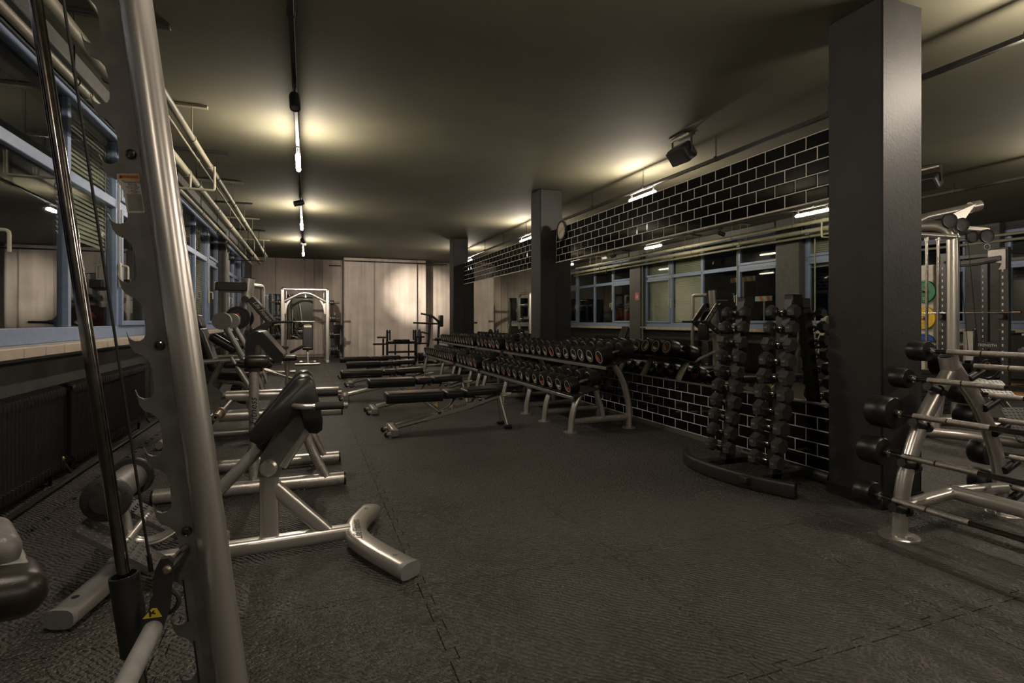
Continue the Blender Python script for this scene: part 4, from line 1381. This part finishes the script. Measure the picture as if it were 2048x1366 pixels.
lm = thing('lever_machine', 'black lever machine with bare weight horns behind the last column', 'exercise machine', (3.35, 15.2, 0))
MB().tube([(3.15, 15.2, .05), (3.25, 15.2, .7), (3.30, 15.2, 1.42)], .04, n=12, fil=.1).tube([(3.5, 15.2, .05), (3.55, 15.2, 1.2), (3.30, 15.2, 1.40)], .035, n=12, fil=.1).tube([(2.95, 15.2, .05), (3.9, 15.2, .05)], .04, n=12).tube([(3.4, 14.8, .05), (3.4, 15.6, .05)], .04, n=12).build('frame', 'black_metal', lm)
for (z, x0, x1, dz) in ((1.38, 3.30, 3.02, .05), (1.14, 3.55, 2.80, .03), (.86, 3.25, 2.98, .06)):
    MB().cyl((x0, 15.18, z), (x1, 15.18, z + dz), .026, n=12).build('weight_horn', 'dark_chrome', lm)
MB().pad((3.60, 15.2, 1.22), (.10, .30, .34), .035).build('back_pad', 'vinyl', lm)
MB().pad((3.55, 15.2, .70), (.34, .34, .09), .035).build('seat_pad', 'vinyl', lm)

# ================================================================== SEAT CORNER OF A MACHINE AT THE PICTURE'S EDGE
sc_ = thing('leg_machine', 'padded machine corner with grey cushion and worn brown roller at the picture edge', 'exercise machine', (-.95, 1.9, 0))
Rz = rot('Z', 28) @ rot('Y', 10)
MB().pad((-.96, 1.93, .60), (.36, .28, .10), .045, Rz).build('cushion', 'grey_vinyl', sc_)
MB().pad((-.97, 1.90, .545), (.44, .27, .075), .03, Rz).build('cushion_base', 'grey_plastic', sc_)
MB().pad((-.85, 1.84, .50), (.34, .24, .13), .07, Rz).build('roller', 'brown_vinyl', sc_)
MB().tube([(-.92, 1.90, .52), (-.98, 1.92, .05)], .04, n=12).tube([(-1.35, 1.92, .05), (-.70, 1.92, .05)], .04, n=12).build('frame', 'silver', sc_)

# ================================================================== RADIATORS, PIPES ON THE WINDOW WALL
def radiator(y0, y1, label):
    t = thing('radiator', label, 'radiator', (-1.78, (y0 + y1) / 2, .1), 'black column radiators under the windows')
    n = int((y1 - y0) / .05)
    fin = MB()
    for i in range(n):
        y = y0 + (i + .5) * (y1 - y0) / n
        for x in (-1.805, -1.745):
            fin.cyl((x, y, .14), (x, y, .68), .017, n=6)
        fin.tube([(-1.825, y, .66), (-1.825, y, .705), (-1.775, y, .72), (-1.725, y, .705), (-1.725, y, .66)], .018, n=6)
        fin.tube([(-1.825, y, .16), (-1.825, y, .125), (-1.775, y, .115), (-1.725, y, .125), (-1.725, y, .16)], .018, n=6)
    fin.build('fins', 'radiator', t)['kind'] = 'stuff'
    MB().cyl((-1.775, y0 - .02, .68), (-1.775, y1 + .02, .68), .019, n=8).cyl((-1.775, y0 - .02, .15), (-1.775, y1 + .06, .15), .019, n=8).build('header_pipe', 'radiator', t)
    MB().lathe([(0, 0), (.024, 0), (.026, .05), (.018, .06), (.018, .09), (0, .09)], (-1.775, y1 + .03, .15), (0, 1, 0), 12).build('valve', 'brass', t)
    for y in (y0 + .1, y1 - .1):
        MB().tube([(-1.775, y, .13), (-1.775, y, .0)], .014, n=8).build('foot', 'radiator', t)
    MB().tube([(-1.775, y1 + .09, .15), (-1.775, y1 + .12, .12), (-1.72, y1 + .12, .03)], .009, n=8).build('feed_pipe', 'radiator', t)


for a, e, lab in ((3.16, 5.04, 'black column radiator under the first window, closest to the viewer'), (5.20, 7.27, 'second black column radiator under the first window'),
                  (8.75, 10.65, 'black column radiator under the middle window, beside the row machine'), (11.0, 13.0, 'second black column radiator under the middle window'),
                  (14.2, 16.2, 'black column radiator under the deepest window')):
    radiator(a, e, lab)
tag(MB().cyl((-1.675, -2, .035), (-1.675, 19.0, .035), .016, n=8).build('heating_pipe', 'radiator'), 'black heating pipe running along the foot of the window wall', 'pipe')


def pipe(x, z, r_, y0, y1, label, m='pipe_paint'):
    b_ = MB().cyl((x, y0, z), (x, y1, z), r_, n=14)
    y = y0 + 1.1
    while y < y1:
        b_.lathe([(r_, -.02), (r_ + .006, -.018), (r_ + .006, .018), (r_, .02)], (x, y, z), (0, 1, 0), 14)
        y += 2.3
    return tag(b_.build('ceiling_pipe', m), label, 'pipe', 'painted pipes above the windows')


pipe(-1.045, 3.0, .030, -1, 16.3, 'cream ceiling pipe furthest from the windows')
pipe(-1.27, 2.90, .042, -1, 17.2, 'thickest cream ceiling pipe above the windows')
pipe(-1.16, 3.05, .012, -1, 12.0, 'thin cream ceiling pipe between two thicker ones')
pipe(-1.47, 2.84, .030, -1, 17.2, 'cream ceiling pipe closest to the windows')
for k in range(10):
    y = 1.35 + k * 1.55
    m_ = 'black_metal' if k % 2 == 0 else 'pipe_paint'
    t = thing('pipe_hanger', '%s pipe bracket from the viewer, %s strut on the ceiling' % (ORD[k], 'black' if k % 2 == 0 else 'cream'), 'pipe bracket', (-1.2, y, 3.3), 'pipe brackets on the ceiling')
    MB().box((-1.22, y, 3.315), (.62, .05, .03), bev=.004).build('strut', m_, t)
    for (x, z, r_) in ((-1.045, 3.0, .030), (-1.27, 2.90, .042), (-1.47, 2.84, .03)):
        MB().cyl((x, y, 3.30), (x, y, z + r_), .006, n=6).torus((x, y, z), (0, 1, 0), r_ + .004, .004, n=16, k=5).build('clip', m_, t)
for (x, y) in ((-1.66, 13.30), (-1.66, 7.60)):
    tag(MB().cyl((x, y, .05), (x, y, 3.2), .014, n=8).build('riser_pipe', 'pipe_paint'), 'thin cream riser pipe on the pier %s the middle window' % ('after' if y > 10 else 'before'), 'pipe')
for k, (a, e) in enumerate(((6.9, -1.38), (14.6, -1.38))):
    tag(MB().tube([(-1.80, a, 2.70), (-1.22, a, 2.70), (-1.22, a, 2.86), (-1.0, a, 2.70), (-1.0, a, 2.95)][:3], .014, n=8, fil=.03).tube([(-1.22, a, 2.70), (-.98, a, 2.70), (-.98, a, 2.97)], .014, n=8, fil=.03).build('pipe_bridge', 'pipe_paint' if k == 0 else 'black_metal'),
        '%s bent pipe bridge below the ceiling pipes' % ('cream' if k == 0 else 'black'), 'pipe')
for k, y in enumerate(WIN[1:]):
    o = MB().box((-1.74, y + WL / 2, 3.245), (.12, WL - .02, .13), bev=.01).build('blind_box', 'pier_paint')
    tag(o, 'dark roller casing above the %s window' % ('first', 'middle', 'deepest')[k], 'blind casing', 'casings above the windows')

# blinds hang outside the glass
slat_me = MB().box((0, 0, 0), (.046, 1.12, .0022), rot('Y', 58)).mesh('slat', False)
slat_me.materials.append(MATS['blind_slat'])
for (y, z0, lab) in ((WIN[1] + 2.5 * WL / 4, 1.95, 'pale venetian blind half lowered outside the third bay of the first window'), (WIN[1] + 3.5 * WL / 4, 2.3, 'pale venetian blind outside the last bay of the first window'),
                     (WIN[2] + 2.5 * WL / 4, 1.2, 'pale venetian blind outside the third bay of the middle window'), (WIN[2] + 3.5 * WL / 4, 1.2, 'pale venetian blind outside the last bay of the middle window')):
    t = thing('venetian_blind', lab, 'blind', (XW - .07, y, z0), 'venetian blinds outside the windows')
    z = 3.06
    while z > z0:
        o = bpy.data.objects.new('slat', slat_me); C.objects.link(o)
        o.parent = t; o.location = (0, 0, z - z0)
        z -= .042
    for s_ in (-.4, .4):
        MB().cyl((XW - .07, y + s_, z0), (XW - .07, y + s_, 3.12), .0015, n=5).build('cord', 'blind_slat', t)
    MB().box((XW - .07, y, 3.10), (.05, 1.14, .04)).build('head_rail', 'blind_slat', t)

# night yard outside
struct(MB().box((-9, 9, -.35), (14, 34, .1)).build('ground_outside', 'asphalt', smooth=False), 'dark yard outside the windows')
rc = thing('waste_container', 'dark red waste container standing outside the deepest window', 'container', (-4.6, 17.0, -.3))
MB().box((-4.6, 17.2, .75), (1.4, 3.0, 1.9), bev=.04).build('bin', 'red_container', rc)
MB().box((-4.6, 17.2, 1.76), (1.5, 3.1, .12), bev=.03).build('lid', 'black_metal', rc)
for k in range(7):
    MB().box((-3.88, 15.9 + k * .42, .75), (.06, .08, 1.7), bev=.01).build('rib', 'red_container', rc)
for k, (y, z) in enumerate(((10.4, 2.25), (9.75, 1.75))):
    hb = thing('hazard_board', 'orange and white striped barrier board outside, %s' % ('higher one' if k == 0 else 'lower one'), 'barrier board', (-2.6, y, z), 'striped boards outside the middle window')
    l = .8 if k == 0 else .5
    MB().box((-2.6, y, z), (.03, l, .12)).build('board', 'white_plastic', hb)
    for q in range(4 if k == 0 else 2):
        MB().prism([(0, -.06), (.09, -.06), (.15, .06), (.06, .06)], (-2.584, y - l / 2 + .03 + q * .2, z), (0, 1, 0), (0, 0, 1), (.002, 0, 0)).build('stripe', 'hazard_orange', hb)
    MB().box((-2.63, y, (z - .3) / 2), (.05, .05, z + .3)).build('leg', 'alu', hb)

# ================================================================== CLOCK, SPEAKERS, SIGN
ck = thing('wall_clock', 'round wall clock with dark rim on the tiled partition', 'clock', (XM - .03, 7.56, 2.63))
MB().lathe([(0, -.03), (.15, -.03), (.155, -.01), (.152, .008), (.13, .012), (.128, .0), (0, .0)], (XM - .045, 7.56, 2.63), (-1, 0, 0), 40).build('rim', 'black_metal', ck)
MB().lathe([(0, .003), (.127, .003), (.127, 0)], (XM - .045, 7.56, 2.63), (-1, 0, 0), 40).build('dial', 'clock_face', ck)
for k in range(12):
    a = k * PI / 6
    MB().box((XM - .0495, 7.56 + .11 * math.sin(a), 2.63 + .11 * math.cos(a)), (.001, .006, .02), rot('X', -math.degrees(a))).build('hour_mark', 'ink', ck)
for (a, l, w) in ((math.radians(235), .07, .008), (math.radians(70), .10, .005)):
    MB().box((XM - .051, 7.56 - .5 * l * math.sin(a), 2.63 + .5 * l * math.cos(a)), (.0015, w, l), rot('X', math.degrees(a))).build('hand', 'ink', ck)


def speaker(x, y, label):
    t = thing('ceiling_speaker', label, 'speaker', (x, y, 3.15), 'black speakers under the ceiling')
    Rs = rot('Y', -38)
    MB().pad((x, y, 3.12), (.17, .30, .20), .04, Rs).build('cabinet', 'black_metal', t)
    q = V((x, y, 3.12)) + Rs @ V((-.087, 0, 0))
    MB().box(tuple(q), (.006, .27, .17), Rs, bev=.002).build('grille', 'black_paint', t)
    MB().box((x, y, 3.318), (.16, .26, .02), bev=.004).tube([(x, y - .165, 3.31), (x, y - .165, 3.10)], .012, n=8).tube([(x, y + .165, 3.31), (x, y + .165, 3.10)], .012, n=8).box((x, y, 3.315), (.04, .35, .012)).build('bracket', 'black_metal', t)
    MB().box((x - .03, y, 3.30), (.02, .30, .02)).build('label_strip', 'cream_paint', t)


speaker(3.98, 5.02, 'black speaker under the ceiling above the tiled partition')
speaker(7.95, 4.85, 'black speaker under the ceiling above the cable tower')
sg = thing('fire_sign', 'small red and white fire extinguisher sign on the pier between windows', 'sign', (-1.69, 13.62, 1.95))
MB().box((-1.692, 13.62, 1.95), (.006, .20, .20)).build('board', 'white_plastic', sg)
MB().box((-1.687, 13.62, 1.95), (.004, .18, .18)).build('field', 'red_sign', sg)
MB().prism([(-.02, -.06), (.02, -.06), (.02, .03), (.008, .045), (-.008, .045), (-.02, .03)], (-1.685, 13.585, 1.95), (0, 1, 0), (0, 0, 1), (.002, 0, 0)).prism([(-.012, -.06), (.012, -.06), (.02, -.01), (.008, .05), (.012, .065), (-.004, .065), (-.006, .01), (-.02, -.02)], (-1.685, 13.655, 1.95), (0, 1, 0), (0, 0, 1), (.002, 0, 0)).build('pictogram', 'white_plastic', sg)

# ================================================================== SECOND BAY: cable tower, racks, platform
ct = thing('cable_tower', 'silver cable pulley tower beyond the thick column', 'exercise machine', (7.0, 4.05, 0))
MB().tube([(7.10, 4.06, .03), (7.10, 4.06, 2.28), (7.06, 4.22, 2.38), (7.0, 4.5, 2.38)], .062, n=18, oval=1.0, up=(1, 0, 0), fil=.12).build('post', 'silver', ct)
MB().tube([(6.55, 4.24, .03), (6.55, 4.24, 2.25), (6.70, 4.18, 2.42), (7.32, 3.95, 2.56)], .05, n=16, fil=.2).build('top_boom', 'silver', ct)
MB().tube([(7.26, 3.975, 2.548), (7.36, 3.935, 2.572)], .062, n=16, oval=1.1).build('boom_cap', 'silver', ct)
MB().prism([(0, 0), (.34, .15), (.10, -.18)], (6.92, 4.02, 2.43), (.93, -.36, 0), (0, 0, 1), (.004, .01, 0)).build('gusset', 'silver', ct)
MB().tube([(6.55, 4.24, 2.24), (7.12, 4.02, 2.20)], .035, n=12).build('cross_tube', 'silver', ct)
MB().tube([(7.12, 4.02, 2.30), (7.44, 3.90, 2.27)], .045, n=14).build('pulley_arm', 'silver', ct)
ax_ = V((.36, .93, .0))
for (x, y, z, r_) in ((6.90, 3.98, 2.37, .085), (7.05, 3.94, 2.33, .078), (7.36, 3.86, 2.205, .078), (7.24, 3.94, 2.20, .07)):
    MB().lathe([(0, -.014), (.02, -.018), (r_ * .8, -.010), (r_, -.016), (r_, -.012), (r_ - .008, 0), (r_, .012), (r_, .016), (r_ * .8, .010), (.02, .018), (0, .014)], (x, y, z), ax_, 28).build('pulley', 'black_metal', ct)
MB().torus((7.36, 3.86, 2.08), ax_, .035, .006, n=18, k=6).build('karabiner', 'chrome', ct)
for p, q in (((6.97, 3.95, 2.34), (7.15, 3.93, .85)), ((7.10, 3.92, 2.30), (7.33, 3.90, .55))):
    MB().cyl(p, q, .004, n=6).build('cable', 'black_paint', ct)
for (x, y) in ((6.78, 4.15), (6.90, 4.10)):
    MB().cyl((x, y, .25), (x, y, 2.22), .016, n=12).build('guide_rod', 'chrome', ct)
    MB().cyl((x, y, 2.16), (x, y, 2.23), .024, n=12).build('rod_clamp', 'silver', ct)
for k in range(10):
    MB().box((6.84, 4.12, .16 + k * .052), (.34, .10, .048), rot('Z', -21), bev=.004).build('weight_slab', 'black_metal', ct)
MB().box((7.22, 3.97, .93), (.09, .03, .34), rot('Z', -21)).build('scale_plate', 'paper', ct)
MB().box((7.29, 3.95, .98), (.05, .05, .30), rot('Z', -21), bev=.01).build('slide_carriage', 'black_metal', ct)
MB().tube([(7.10, 4.03, .60), (7.26, 3.96, .32), (7.34, 3.92, .12)], .06, n=14, fil=.1).build('brace', 'silver', ct)
MB().tube([(7.06, 4.0, .06), (7.25, 3.55, .06), (7.65, 3.42, .06), (8.2, 3.55, .06)], .05, n=14, fil=.3).build('base_tube', 'silver', ct)
MB().tube([(6.40, 4.30, .05), (7.15, 4.0, .05)], .05, n=14).build('base_bar', 'silver', ct)
sp_ = thing('weight_plate', 'black weight plate hung low on the cable tower', 'weight plate', (7.40, 3.92, .68), 'plates in the second bay')
plate(sp_, (7.42, 3.90, .70), ax_, .17, .04, 'rubber', 'brass')
plate(None, (7.47, 4.02, .70), ax_, .165, .04, label='second black weight plate behind the one on the cable tower', group='plates in the second bay')

fm = thing('foot_plate_machine', 'lever machine with two studded foot plates behind the barbells', 'exercise machine', (6.6, 3.0, 0))
tread_plate(fm, (6.14, 3.33, .638), (.23, -.09, 0), (-.21, -.24, -.14), .27, .36)
tread_plate(fm, (5.90, 2.99, .431), (.23, -.09, 0), (-.19, -.22, -.22), .27, .40)
MB().tube([(6.10, 3.75, .05), (6.02, 3.30, .10), (6.10, 2.85, .10), (6.55, 2.45, .10), (7.2, 2.3, .10)], .05, n=14, fil=.3).build('base_tube', 'silver', fm)
MB().tube([(6.08, 3.65, .05), (6.15, 3.60, .66), (6.28, 3.30, .60)], .04, n=12, fil=.1).build('upright', 'silver', fm)
MB().tube([(6.28, 3.28, .60), (6.05, 3.02, .44), (5.90, 2.80, .26), (6.05, 2.86, .10)], .03, n=10, fil=.05).build('plate_carrier', 'black_metal', fm)

pr_ = thing('power_rack', 'black power rack with pull-up bar in front of the far windows', 'power rack', (11.4, 5.9, 0))
for (x, y) in ((11.0, 6.42), (11.0, 5.50), (12.2, 6.42), (12.2, 5.50)):
    MB().box((x, y, 1.245), (.08, .12, 2.44), bev=.006).build('upright', 'black_metal', pr_)
    hl = MB()
    for k in range(17):
        hl.box((x - .0405, y + .02, .35 + k * .115), (.003, .02, .045))
    hl.build('peg_holes', 'paper', pr_)['kind'] = 'stuff'
for x in (11.0, 12.2):
    MB().box((x, 5.96, 2.36), (.06, .80, .07), bev=.006).build('side_beam', 'black_metal', pr_)
for y in (6.42, 5.50):
    MB().box((11.6, y, 2.40), (1.12, .06, .06), bev=.006).build('top_beam', 'black_metal', pr_)
    MB().box((11.6, y, .075), (1.25, .09, .09), bev=.01).build('base_beam', 'black_metal', pr_)
    MB().box((10.90, y, 1.30), (.12, .09, .10), bev=.01).build('bar_hook', 'black_metal', pr_)
MB().tube([(10.96, 6.40, 2.30), (10.85, 6.2, 2.20), (10.85, 5.8, 2.20), (10.96, 5.55, 2.26)], .022, n=10, fil=.1).build('pull_up_bar', 'black_metal', pr_)
MB().box((10.95, 5.95, 2.26), (.05, .85, .09), rot('X', -3), bev=.01).build('pull_up_beam', 'black_metal', pr_)
MB().prism([(0, .10), (-.20, .16), (-.20, .34), (.05, .34), (.05, 0), (-.05, 0)], (10.945, 5.52, 2.09), (0, -1, 0), (0, 0, 1), (-.006, 0, 0)).build('corner_plate', 'grey_steel', pr_)
MB().box((11.0, 5.96, .80), (.05, .80, .12), bev=.006).build('front_beam', 'black_metal', pr_)
MB().box((11.2, 6.95, .78), (.05, .75, .12), bev=.006).build('storage_beam', 'black_metal', pr_)
text('HAMMER STRENGTH', .062, 'paper', pr_, (10.972, 5.90, .80), (0, -1, 0), (0, 0, 1))
text('HAMMER STRENGTH', .062, 'paper', pr_, (11.172, 6.85, .78), (0, -1, 0), (0, 0, 1))
b2 = thing('long_barbell', 'long chrome barbell racked in the black power rack', 'barbell', (10.9, 6.0, 1.3))
MB().cyl((10.82, 5.2, 1.365), (10.82, 7.2, 1.365), .015, n=10).build('shaft', 'chrome', b2)
MB().cyl((10.82, 5.2, 1.365), (10.82, 5.32, 1.365), .025, n=10).build('sleeve', 'brass', b2)
ps = thing('plate_storage', 'cream upright with plate pegs beside the thick column', 'plate storage', (11.6, 7.45, 0))
MB().box((11.75, 7.27, 1.18), (.10, .46, 2.34), bev=.01).build('board', 'cream_paint', ps)
for k, (z, m_, col) in enumerate(((1.81, 'plate_green', 'green'), (1.28, 'plate_yellow', 'yellow'), (.74, 'plate_blue', 'blue'))):
    MB().cyl((11.72, 7.16, z), (11.50, 7.16, z), .025, n=12).build('peg', 'chrome', ps)
    o = plate(None, (11.62, 7.16, z), (-1, 0, 0), .225, .06, m_, 'dark_chrome', label='%s rubber bumper plate hung on the cream upright' % col, group='coloured bumper plates')
    text(('25', '15', '20')[k], .075, 'paper', o, (11.585, 7.13, z - .145), (0, -1, 0), (0, 0, 1))
wp = thing('lifting_platform', 'orange-brown wooden lifting platform on the floor of the second bay', 'platform', (11.8, 5.9, 0))
for k in range(10):
    MB().box((11.75, 4.95 + k * .19, .012), (2.0, .187, .024), bev=.002).build('plank', 'wood_floor', wp)
fb = thing('flat_bench', 'low bench with pale board beside the power rack', 'bench', (9.9, 3.8, 0))
MB().pad((9.95, 4.1, .78), (.35, 1.3, .07), .025).build('pad', 'tread', fb)
MB().box((9.80, 4.1, .80), (.02, 1.2, .07)).build('side_rail', 'alu', fb)
for y in (3.6, 4.6):
    MB().tube([(9.95, y, .74), (9.9, y, .02)], .03, n=10).build('leg', 'silver', fb)
MB().box((9.9, 3.72, .98), (.06, .06, .45), bev=.006).build('post', 'silver', fb)
tag(MB().box((9.80, 4.15, 1.02), (.03, 1.1, .03), bev=.005).build('wooden_stick', 'wood_bar'), 'pale wooden stick lying across the low bench', 'stick')
for k, z in enumerate((.64, .58)):
    tag(MB().cyl((13.80, -.5, 3.05 - k * .12), (13.80, 12.9, 3.05 - k * .12), .03, n=10).build('ceiling_pipe', 'pipe_paint'), '%s painted pipe above the far windows of the second bay' % ('upper', 'lower')[k], 'pipe', 'pipes above the far windows')
